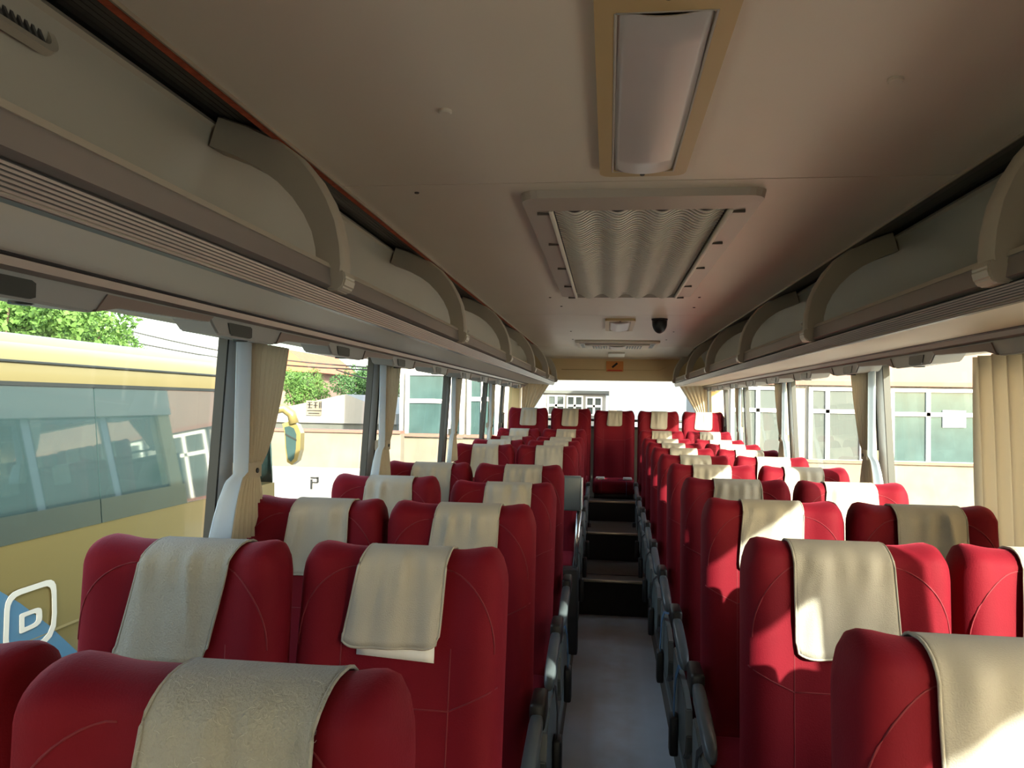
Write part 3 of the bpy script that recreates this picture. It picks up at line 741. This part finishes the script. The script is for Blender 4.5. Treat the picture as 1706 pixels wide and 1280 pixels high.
for k in range(5):
    x = -.945 + .47 * k + .01
    nmz = ['bench seat in the corner beside the shaded windows', 'bench seat second from the shaded corner', 'middle bench seat facing the aisle steps', 'bench seat second from the sunny corner', 'bench seat in the corner beside the sunny windows'][k]
    t = seat('LA', 8.45, 'red rear ' + nmz, 'red rear bench seats', 0.0, .445 - (.015 if k >= 2 else 0), legs=False, x=x, base=(.286 if k == 2 else .0), aisle=0)
    cover(t, 0, 'cream cloth on the rear ' + nmz, 'cream headrest covers', seed=900 + k, wd=.145 if k == 2 else .165, shift=rnd.uniform(-.005, .015), skew=-.01, ln=.16 if k == 2 else .185)
    if k == 2:
        for s in (-1, 1):
            sb = link('seat_belt', belt_mesh('seat_belt', [(s * .05, -.50, .475), (s * .12, -.55, .475), (s * .125, -.612, .45), (s * .125, -.616, .33)], .05, 'belt_blue' if s > 0 else 'belt_black'), t)
            link('buckle', box_mesh('buckle', (s * .14 - .045, -.42, .462), (s * .14 + .045, -.34, .49), 'lining_white', .008), sb)

# guard by the middle door
gd = empty('door_guard', (-.30, 4.62, PLAT)); tag(gd, 'grey padded guard on a pole beside the middle door', 'guard rail')
box('padded_panel', (-.12, -.03, .84), (.085, .03, 1.045), 'greyplastic', gd, .012)
box('panel_edge', (.083, -.032, .85), (.092, .032, 1.035), 'white', gd, .003)
tube('pole', [(.045, 0, .40), (.075, 0, .86)], .015, 'chrome', gd, 12)
box('lower_box', (-.12, -.06, .0), (.075, .06, .50), 'black', gd, .01)

# ------------------------------------------------------------------ curtains
def tied_curtain(s, yp, label, zt=1.845, zb=1.27, ztie=1.465, w=.29, flip=False):
    c = empty('window_curtain', (s * 1.122, yp, zb)); tag(c, label, 'curtain', 'tied window curtains')
    if flip: c.scale = (1, -1, 1)
    N = 60; rows = []
    zs = [zt, 1.80, 1.75, 1.70, 1.65, 1.60, 1.55, 1.51, ztie + .015, ztie, ztie - .015, 1.44, 1.40, 1.36, 1.32, zb]
    rnd = random.Random(int(yp * 100) + s)
    ph = rnd.uniform(0, 6)
    for z in zs:
        if z >= ztie:
            q = (z - ztie) / (zt - ztie); y0 = 0; wd = .055 + (w - .055) * q ** .55
        else:
            q = (ztie - z) / (ztie - zb); y0 = -.10 * q ** .5; wd = .055 + .175 * q ** .5
        r = []
        for k in range(N + 1):
            u = k / N; pl = sin(u * 2 * pi * 9 + ph + .4 * sin(z * 9)) * (.010 + .006 * (1 - wd / w)) 
            bl = .006 * sin(pi * u)
            x = -s * (.0 + pl + bl) 
            if z < ztie: x += -s * .006 * q
            r.append((x, y0 + u * wd, z - zb))
        rows.append(r)
    strips('drape', rows, 'curtain', c, thick=.003)
    # lining folded out along the pillar edge, bluish skylight put into its colour
    lr = []
    for z in zs:
        if z >= ztie: q = (z - ztie) / (zt - ztie); ya, yb = -.09, .0
        else: q = (ztie - z) / (ztie - zb); ya, yb = -.09 - .14 * q ** .5, -.01 - .09 * q ** .5
        lr.append([(-s * .012 * sin(pi * k / 6) - s * .014, ya + (yb - ya) * k / 6, z - zb) for k in range(7)])
    strips('lining', lr, 'curtain_lining_skylit', c, thick=.003)
    lo = [(-s * .026, -.012, ztie - zb - .02), (-s * .026, .062, ztie - zb - .02), (s * .026, .066, ztie - zb - .02), (s * .026, -.018, ztie - zb - .02)]
    hi = [(x, y, z + .045) for x, y, z in lo]
    st = mk('tie_strap', lo + hi, [(0, 1, 5, 4), (1, 2, 6, 5), (2, 3, 7, 6), (3, 0, 4, 7)], 'curtain', c)
    sb = link('snap_button', disc_mesh('snap_button', .008, .004, 'darkmetal', 'X', 10), c); sb.location = (-s * .027 - (.004 if s > 0 else 0), .03, ztie - zb)
for s in (-1, 1):
    for i, y in enumerate(pillars[s]):
        if y < -.4 or (s == 1 and abs(y - 1.95) < .01) or (s == -1 and y < .9): continue
        if y > 7.9: continue
        if y < 1:   # this one is gathered on the near side of its pillar
            tied_curtain(s, y - .005, 'tied cream curtain at the pillar beside the nearest sunny seats', flip=True, w=.15); continue
        tied_curtain(s, y + .055, 'tied cream curtain at the %s window pillar, %s' % (ORD[i], SIDE[s]))
# drawn curtain, nearest sunny window
c = empty('window_curtain', (1.12, 1.76, 1.0)); tag(c, 'cream curtain hanging loose at the nearest sunny window', 'curtain')
rows = []
for i in range(14):
    t = i / 13; z = 1.85 - (1.85 - 1.0) * t
    r = []
    for k in range(81):
        u = k / 80; wd = .87 + .05 * t
        x = -.018 * sin(u * 2 * pi * 10 + .5 * sin(3 * t)) + .05 * t - .02
        r.append((x, u * wd + .012 * sin(u * 2 * pi * 10 + 1.4), z - 1.0))
    rows.append(r)
strips('drape', rows, 'curtain', c, thick=.003)
# rear window curtains, tied to the corners
for s in (-1, 1):
    c = empty('rear_curtain', (s * 1.03, 9.10, 1.5)); tag(c, 'tan curtain gathered to the rear corner, ' + SIDE[s], 'curtain', 'rear window curtains')
    rows = []
    for i in range(12):
        t = i / 11; z = 1.955 - .5 * t
        x0 = .05 * 0; wd = .30 * (1 - t) ** 1.1 + .06
        rows.append([(-s * (u_ * wd - .05 + .06 * t * 0), .016 * sin(u_ * 2 * pi * 6 + s), z - 1.5) for u_ in [k / 50 for k in range(51)]])
    strips('drape', rows, 'curtain', c, thick=.003)
    tube('tie_strap', [(-s * .03, -.03, .0), (s * .03, -.03, .01), (s * .06, 0, .015)], .012, 'curtain', c)
# emergency hammers
for s, y in ((-1, 7.95), (1, 8.27)):
    h = empty('emergency_hammer', (s * 1.165, y + .05, 1.50)); tag(h, 'small emergency hammer clipped to the last pillar, ' + SIDE[s], 'hammer', 'emergency hammers')
    box('holder', (-.015, -.03, -.04), (.015, .03, .06), 'greyplastic', h, .005)
    tube('handle', [(-s * .012, 0, -.13), (-s * .012, 0, .05)], .009, 'black', h)
    tube('head', [(-s * .012, -.035, .06), (-s * .012, .035, .06)], .011, 'chrome', h)

# ------------------------------------------------------------------ outside
GZ = -1.0
gr = box('ground', (-90, -60, GZ - .2), (90, 120, GZ), 'ground'); tag(gr, 'pale concrete yard around the coach', 'ground', kind='structure')

# golden coach parked alongside
BX = -3.36; BY1 = 7.35
bus = empty('golden_coach', (BX - 1.25, 2.0, GZ)); tag(bus, 'golden coach with dark windows parked alongside', 'coach')
def Bx(name, lo, hi, m, p=None, bevel=0):
    return box(name, [lo[i] - (BX - 1.25, 2.0, GZ)[i] for i in range(3)], [hi[i] - (BX - 1.25, 2.0, GZ)[i] for i in range(3)], m, p or bus, bevel)
def Bp(name, prof, ya, yb, m, p=None, smooth=True):
    return prism(name, [(x - (BX - 1.25), z - GZ) for x, z in prof], 'Y', ya - 2, yb - 2, m, p or bus, smooth)
ZW0, ZW1 = .84, 1.74
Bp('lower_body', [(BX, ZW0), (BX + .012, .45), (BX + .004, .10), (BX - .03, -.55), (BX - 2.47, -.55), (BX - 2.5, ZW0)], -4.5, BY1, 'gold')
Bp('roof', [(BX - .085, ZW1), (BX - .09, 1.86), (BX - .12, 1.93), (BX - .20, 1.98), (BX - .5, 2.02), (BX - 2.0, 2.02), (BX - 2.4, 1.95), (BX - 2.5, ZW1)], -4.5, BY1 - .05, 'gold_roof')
Bp('gutter_line', [(BX - .078, 1.862), (BX - .078, 1.872), (BX - .11, 1.88), (BX - .11, 1.862)], -4.5, BY1 - .1, 'rubber')
Bp('window_top_seal', [(BX - .076, ZW1 - .012), (BX - .076, ZW1 + .012), (BX - .11, ZW1 + .012), (BX - .11, ZW1 - .012)], -4.5, BY1 - .1, 'rubber')
Bp('core', [(BX - .12, ZW0), (BX - .14, ZW1), (BX - 2.47, ZW1), (BX - 2.47, ZW0)], -4.5, BY1 - .35, 'black', None, False)
for k, (a, b) in enumerate(((-4.5, -2.2), (-2.19, .1), (.11, 2.4), (2.41, 4.70), (4.71, 6.95))):
    Bp('side_window', [(BX + .004, ZW0), (BX - .085, ZW1), (BX - .11, ZW1), (BX - .03, ZW0)], a, b, 'busglass', None, False)
# roof pod and its rivets
Bp('roof_pod', [(BX - .30, 1.99), (BX - .38, 2.05), (BX - .55, 2.075), (BX - 2.0, 2.075), (BX - 2.2, 1.99)], -1.5, 7.0, 'gold_roof')
# front with raked screen
fr_ = [(BX - .02, 0), (BX - .10, .18), (BX - .35, .30), (BX - 1.25, .36), (BX - 2.15, .30), (BX - 2.4, .18), (BX - 2.48, 0)]
rows = []
for z in (-.55, .3, .75): rows.append([(x - (BX - 1.25), BY1 - 2 + dy, z - GZ) for x, dy in fr_])
strips('front_panel', rows, 'gold', bus, thick=.02)
rows = []
for z, off in ((.75, 0), (1.2, -.06), (1.75, -.22)): rows.append([(x - (BX - 1.25), BY1 - 2 + dy + off, z - GZ) for x, dy in fr_])
strips('windscreen', rows, 'winpane', bus, thick=.012)
rows = []
for z, off in ((1.75, -.22), (1.95, -.35), (2.02, -.7)): rows.append([(x - (BX - 1.25), BY1 - 2 + dy + off, z - GZ) for x, dy in fr_])
strips('front_roof', rows, 'gold_roof', bus, thick=.02)
# crease line and livery on the flank
Bp('crease', [(BX + .020, .262), (BX + .014, .275), (BX + .004, .27), (BX + .004, .255)], -4.5, BY1 - .2, 'gold')
def px_flank(px, py): p = atX(px, py, BX + .02); return (p.y, p.z)
def flank(pts, m, name, x=BX + .016, t=.006):
    n = len(pts); O = (BX - 1.25, 2.0, GZ)
    v = [(x - O[0], y - O[1], z - O[2]) for y, z in pts] + [(x + t - O[0], y - O[1], z - O[2]) for y, z in pts]
    return mk(name, v, [tuple(range(n)), tuple(range(n, 2 * n))[::-1]] + [(i, (i + 1) % n, n + (i + 1) % n, n + i) for i in range(n)], m, bus)
flank([(0.5, px_flank(0, 985)[1] + .03)] + [px_flank(*p) for p in ((0, 985), (35, 1006), (82, 1042), (150, 1105), (200, 1180))] + [(0.5, px_flank(200, 1180)[1])], 'blue_paint', 'livery_swoosh', BX + .012)
def ring_flank(outer, inner, name):
    n = len(outer); O = (BX - 1.25, 2.0, GZ); x0 = BX + .020; x1 = BX + .0235
    v = []
    for x, ring in ((x0, outer), (x1, outer), (x1, inner), (x0, inner)): v += [(x - O[0], y - O[1], z - O[2]) for y, z in ring]
    f = []
    for k in range(n):
        j = (k + 1) % n
        for a, b in ((0, 1), (1, 2), (2, 3)): f.append((a * n + k, a * n + j, b * n + j, b * n + k))
    return mk(name, v, f, 'emblem', bus)
def rounded(pts, r=.35, n=5):
    out = []; m = len(pts)
    for i in range(m):
        p0, p1, p2 = Vector(pts[i - 1]), Vector(pts[i]), Vector(pts[(i + 1) % m]); a = p1.lerp(p0, r[i]); b = p1.lerp(p2, r[i])
        for k in range(n): t = k / (n - 1); out.append(tuple((a.lerp(p1, t)).lerp(p1.lerp(b, t), t)))
    return out
def shrink(pts, k):
    c = sum((Vector(p) for p in pts), Vector((0, 0))) / len(pts); return [tuple(c + (Vector(p) - c) * k) for p in pts]
o1 = [px_flank(*p) for p in ((8, 990), (93, 962), (95, 1070), (4, 1100))]
o1r = rounded(o1, [.25, .2, .45, .25]); ring_flank(o1r, shrink(o1r, .82), 'emblem_outer_ring')
o2 = [px_flank(*p) for p in ((32, 1024), (69, 1010), (70, 1040), (32, 1057))]
o2r = rounded(o2, [.1, .3, .4, .1]); ring_flank(o2r, shrink(o2r, .55), 'emblem_inner_mark')
# mirror on a swan-neck arm
pa = [atY(425, 702, 7.25), atY(450, 683, 7.40), atY(472, 680, 7.48), atY(486, 690, 7.50), atY(490, 706, 7.50)]
O = Vector((BX - 1.25, 2.0, GZ))
ma = tube('mirror_arm', [p - O for p in pa], [.055, .055, .052, .05, .05], 'gold', bus, 10)
outl = [atY(*p, 7.5) for p in ((470, 706), (482, 702), (495, 708), (501, 722), (500, 750), (495, 768), (486, 775), (478, 770), (475, 745), (474, 722))]
inl = [atY(*p, 7.5) for p in ((474, 712), (482, 710), (490, 714), (494, 724), (493, 748), (490, 764), (485, 770), (480, 765), (477, 745), (476, 724))]
n = len(outl); v = [p - O for p in outl] + [p - O + Vector((0, .10, 0)) for p in outl]
mh = mk('mirror_housing', v, [tuple(range(n)), tuple(range(n, 2 * n))[::-1]] + [(i, (i + 1) % n, n + (i + 1) % n, n + i) for i in range(n)], 'gold', bus)
cz = (inl[1].z + inl[0].z) / 2 - .085
def half(sel): return [p for p in inl]
v = [p - O + Vector((0, -.004, 0)) for p in inl]
mk('mirror_glass', v, [tuple(range(n))], 'winpane', mh)
q = [atY(*p, 7.49) - O for p in ((475, 722), (494, 732), (494, 735), (475, 725))]
mk('mirror_divider', q, [(0, 1, 2, 3)], 'rubber', mh)
# wheels
for yy in (-2.6, 5.0):
    wh = tube('wheel', [(1.25 + .0, yy - 2, .48), (1.25 - .28, yy - 2, .48)], .48, 'rubber', bus, 28)
    tube('hub', [(1.262, yy - 2, .48), (1.15, yy - 2, .48)], .26, 'chrome', wh, 20)

# --- windows for far buildings
def bwin(par, O, a, b, Y, mulx=(), transom=None, pane='winpane', fw_=.07):
    """window between two picture points on a facade at depth Y"""
    p, q = atY(*a, Y), atY(*b, Y); x0, x1 = sorted((p.x, q.x)); z0, z1 = sorted((p.z, q.z))
    wd = empty('window', Vector((x0, Y, z0)) - O); wd.parent = par
    W, H = x1 - x0, z1 - z0
    def bb(name, lo, hi, m): return box(name, lo, hi, m, wd)
    bb('pane', (0, -.01, 0), (W, .02, H), pane)
    for nm_, lo, hi in (('frame', (-fw_, -.06, -fw_), (W + fw_, 0, 0)), ('frame', (-fw_, -.06, H), (W + fw_, 0, H + fw_)), ('frame', (-fw_, -.06, 0), (0, 0, H)), ('frame', (W, -.06, 0), (W + fw_, 0, H))): bb(nm_, lo, hi, 'winframe')
    for mx_ in mulx: bb('mullion', (W * mx_ - .04, -.055, 0), (W * mx_ + .04, 0, H), 'winframe')
    if transom is not None: bb('transom', (0, -.055, H * transom - .04), (W, 0, H * transom + .04), 'winframe')
    return wd
# sunny-side building closing the yard
Y = 17.0; O = Vector((8.0, Y, GZ))
rb = empty('yard_building', O); tag(rb, 'pink and beige building with white windows, sunny side of the yard', 'building')
xa = atY(1190, 700, Y).x; xb = 17.0; zl = atY(1560, 772, Y).z; zc = atY(1560, 640, Y).z
box('lower_wall', (xa - O.x, 0, 0), (xb - O.x, 6, zl - GZ), 'wall_beige', rb)
box('window_wall', (xa - O.x, .05, zl - GZ), (xb - O.x, 6, zc - GZ), 'wall_white', rb)
box('upper_wall', (xa - O.x, 0, zc - GZ), (xb - O.x, 6, 4.6 - GZ), 'wall_pink', rb)
box('cornice', (xa - O.x - .1, -.12, zc - GZ - .06), (xb - O.x, 0, zc - GZ + .03), 'brownledge', rb)
box('sill_ledge', (xa - O.x, -.08, zl - GZ - .04), (xb - O.x, 0, zl - GZ + .02), 'brownledge', rb)
bwin(rb, O, (1488, 768), (1632, 655), Y, (.40,), .68)
bwin(rb, O, (1352, 765), (1432, 652), Y, (.32,), .70, 'winblind')
bwin(rb, O, (1222, 762), (1302, 650), Y, (.5,), .70, 'winblind')
bwin(rb, O, (1690, 775), (1830, 658), Y, (.5,), .68)
nb = box('notice_paper', (0, -.02, 0), (.45, 0, .35), 'white', rb); nb.location = atY(1570, 712, Y - .02) - O
# shaded-side rear building
Y = 15.0; O = Vector((-3.0, Y, GZ))
lb = empty('office_building', O); tag(lb, 'white building with tall windows behind the shaded windows', 'building')
xa = atY(664, 700, Y).x; xb = atY(850, 700, Y).x
zl = atY(710, 724, Y).z
box('lower_wall', (xa - O.x, 0, 0), (xb - O.x, 5, zl - GZ), 'wall_beige', lb)
box('window_wall', (xa - O.x, .05, zl - GZ), (xb - O.x, 5, 5.5 - GZ), 'wall_white', lb)
box('sill_ledge', (xa - O.x, -.1, zl - GZ - .04), (xb - O.x, 0, zl - GZ + .02), 'brownledge', lb)
bwin(lb, O, (681, 722), (741, 626), Y, (), .56)
bwin(lb, O, (752, 724), (768, 626), Y, (), .56)
bwin(lb, O, (784, 724), (826, 626), Y, (.5,), .6)
# courtyard wall
Y = 14.2; p0 = atY(380, 715, Y); p1 = atY(668, 723, Y)
O = Vector(((p0.x + p1.x) / 2, Y, GZ)); yw = empty('yard_wall', O); tag(yw, 'stained beige yard wall with dark red coping', 'wall')
zt_ = p1.z; zm = atY(540, 779, Y).z; hx = (p1.x - p0.x) / 2
box('wall_face', (-hx, 0, zm - GZ), (hx, .25, zt_ - GZ), 'wall_beige', yw)
box('white_plinth', (-hx, -.05, 0), (hx, .25, zm - GZ), 'wall_white', yw)
box('coping', (-hx, -.05, zt_ - GZ), (hx, .3, zt_ - GZ + .05), 'brownledge', yw)
def mark(name, a, b, par, O, Y, m, th=.02):
    p, q = atY(*a, Y), atY(*b, Y); x0, x1 = sorted((p.x, q.x)); z0, z1 = sorted((p.z, q.z))
    return box(name, (x0 - O.x, Y - O.y - th, z0 - GZ), (x1 - O.x, Y - O.y, z1 - GZ), m, par)
for a, b in (((518, 795), (530, 797.5)), ((528.5, 795), (531, 804)), ((521, 803), (530, 805)), ((518, 799), (520.5, 815))): mark('painted_mark', a, b, yw, O, Y - .05, 'black')
# gabled white house with a board of characters
Y = 20.0; O = Vector((-7.2, Y, GZ)); gh = empty('gabled_house', O); tag(gh, 'low white gabled house behind the yard wall', 'house')
pts = [atY(440, 686, Y), atY(576, 657, Y), atY(660, 690, Y)]; zb_ = atY(540, 705, Y).z
prof = [(pts[0].x - O.x, zb_ - GZ), (pts[0].x - O.x, pts[0].z - GZ), (pts[1].x - O.x, pts[1].z - GZ), (pts[2].x - O.x, pts[2].z - GZ), (pts[2].x - O.x, zb_ - GZ)]
prism('gable_wall', prof, 'Y', 0, 5, 'wall_white', gh)
box('dark_band', (pts[0].x - O.x, .1, 0), (pts[2].x - O.x, 5, zb_ - GZ), 'darkband', gh)
sg = mark('sign_board', (511, 692), (536, 668), gh, O, Y, 'wall_beige', .05)
for a, b in (((513, 670), (520, 671)), ((512, 674), (521, 675)), ((515, 671), (516.5, 679)), ((513, 679), (520, 680)), ((523, 670), (529, 671)), ((522.5, 675), (529.5, 676)), ((525, 671), (526.5, 680)), ((532, 670), (533.5, 680)), ((535, 670), (536, 680)), ((512, 683.5), (536, 685)), ((514, 688), (532, 689.5))):
    mark('painted_stroke', a, b, gh, O, Y - .06, 'black', .01)
# red-roofed house beyond the trees
Y = 30.0; p0 = atY(455, 620, Y); p1 = atY(516, 620, Y); O = Vector(((p0.x + p1.x) / 2, Y, GZ)); rh = empty('brick_house', O); tag(rh, 'red-roofed brick house showing behind the trees', 'house')
hx = (p1.x - p0.x) / 2; zr = p0.z
box('wall', (-hx, 0, 0), (hx, 5, zr - GZ), 'wall_pink', rh)
prism('roof', [(-hx - .4, zr - GZ), (0, zr - GZ + .9), (hx + .4, zr - GZ)], 'Y', -.4, 5.4, 'roof_red', rh)
# building behind the rear window
Y = 27.0; p0 = atY(905, 655, Y); p1 = atY(1009, 655, Y); O = Vector(((p0.x + p1.x) / 2, Y, GZ)); bb_ = empty('rear_building', O); tag(bb_, 'white flat-roofed building seen through the rear window', 'building')
hx = (p1.x - p0.x) / 2
box('wall', (-hx, 0, 0), (hx, 6, p0.z - GZ), 'wall_white', bb_); box('roof_edge', (-hx - .15, -.15, p0.z - GZ), (hx + .15, 6, p0.z - GZ + .1), 'darkband', bb_)
for a, b in (((914, 690), (939, 661)), ((946, 690), (969, 662)), ((978, 690), (1001, 664))): bwin(bb_, O, a, b, Y, (.5,), .5, 'winblind', .05)
# pole behind
p = atY(1021, 690, 20); po = tube('utility_pole', [(p.x, p.y, GZ), (p.x, p.y, atY(1021, 652, 20).z)], .11, 'concrete_pole', None, 10); tag(po, 'concrete utility pole seen through the rear window', 'pole')
p = atY(190, 560, 21.8); po = empty('utility_pole', (p.x, p.y, GZ)); tag(po, 'leaning utility pole with a meter box above the golden coach', 'pole')
tube('post', [(.15, 0, 0), (-.12, 0, p.z - GZ), (-.25, 0, p.z - GZ + 1.2)], .10, 'concrete_pole', po, 10)
box('meter_box', (.15, -.15, p.z - GZ - .2), (.55, .15, p.z - GZ + .15), 'darkband', po)
# wires
for k, (a, b, Y) in enumerate((((170, 540), (640, 614), 22.0), ((172, 560), (660, 618), 22.3), ((560, 616), (700, 622), 23.2))):
    p, q = atY(*a, Y), atY(*b, Y); pts_ = [p.lerp(q, t / 12) - Vector((0, 0, .25 * sin(pi * t / 12))) for t in range(13)]
    wv_ = tube('power_line', pts_, .022, 'wire', None, 5); tag(wv_, ['upper', 'middle', 'lower'][k] + ' power line crossing the white sky', 'cable', 'power lines')

# trees
def tree(pc, r, zg, label, m='leaf', nleaf=2600, seed=1, flat=.85):
    rnd = random.Random(seed); t = empty('tree', (pc.x, pc.y, zg)); tag(t, label, 'tree', 'trees beyond the yard')
    h = pc.z - zg
    tube('trunk', [(0, 0, 0), (.08 * r, 0, h * .4), (0, .05, h * .9)], [.10 * r, .08 * r, .04 * r], 'bark', t, 8)
    cen = [(Vector((rnd.uniform(-.6, .6) * r, rnd.uniform(-.6, .6) * r, h + rnd.uniform(-.55, .6) * r * flat)), rnd.uniform(.32, .52) * r) for _ in range(16)]
    v = []; f = []
    for k in range(nleaf):
        c0, rr = rnd.choice(cen)
        d = Vector((rnd.gauss(0, 1), rnd.gauss(0, 1), rnd.gauss(0, 1))).normalized(); p = c0 + d * rr * rnd.uniform(.75, 1.05)
        a = Vector((rnd.gauss(0, 1), rnd.gauss(0, 1), rnd.gauss(0, 1))).normalized(); b = a.cross(d).normalized()
        s_ = rnd.uniform(.03, .058) * r; i0 = len(v)
        v += [p + a * s_, p + b * s_ * .6, p - a * s_, p - b * s_ * .6]; f.append((i0, i0 + 1, i0 + 2, i0 + 3))
    me = bpy.data.meshes.new('foliage'); me.from_pydata([tuple(x) for x in v], [], f); me.materials.append(MATS[m]); fo = link('foliage', me, t); fo['kind'] = 'stuff'
    for k in range(5): tube('branch', [(0, .02, h * .6), cen[k][0] * .9 + Vector((0, 0, h * .05))], [.04 * r, .012 * r], 'bark', t, 6)
tree(atY(505, 650, 24), .85, GZ, 'round light green tree left of the gabled roof', 'leaf', 6500, 1)
tree(atY(598, 640, 27.5), 1.0, GZ, 'darker green tree behind the gabled roof', 'leaf_dark', 6500, 2)
tree(atY(664, 660, 29), .8, GZ, 'green tree mostly hidden behind the white building', 'leaf_dark', 4000, 5)
for k, (px, py, Y, r) in enumerate(((0, 545, 12, 1.3), (85, 550, 15.5, 1.4), (150, 562, 20, 1.3))):
    tree(atY(px, py, Y), r, GZ, ['leafy tree above the golden coach roof, farthest from the curtain', 'leafy tree above the golden coach roof, second of three', 'leafy tree above the golden coach roof, nearest the curtain'][k], 'leaf', 6500, 10 + k)
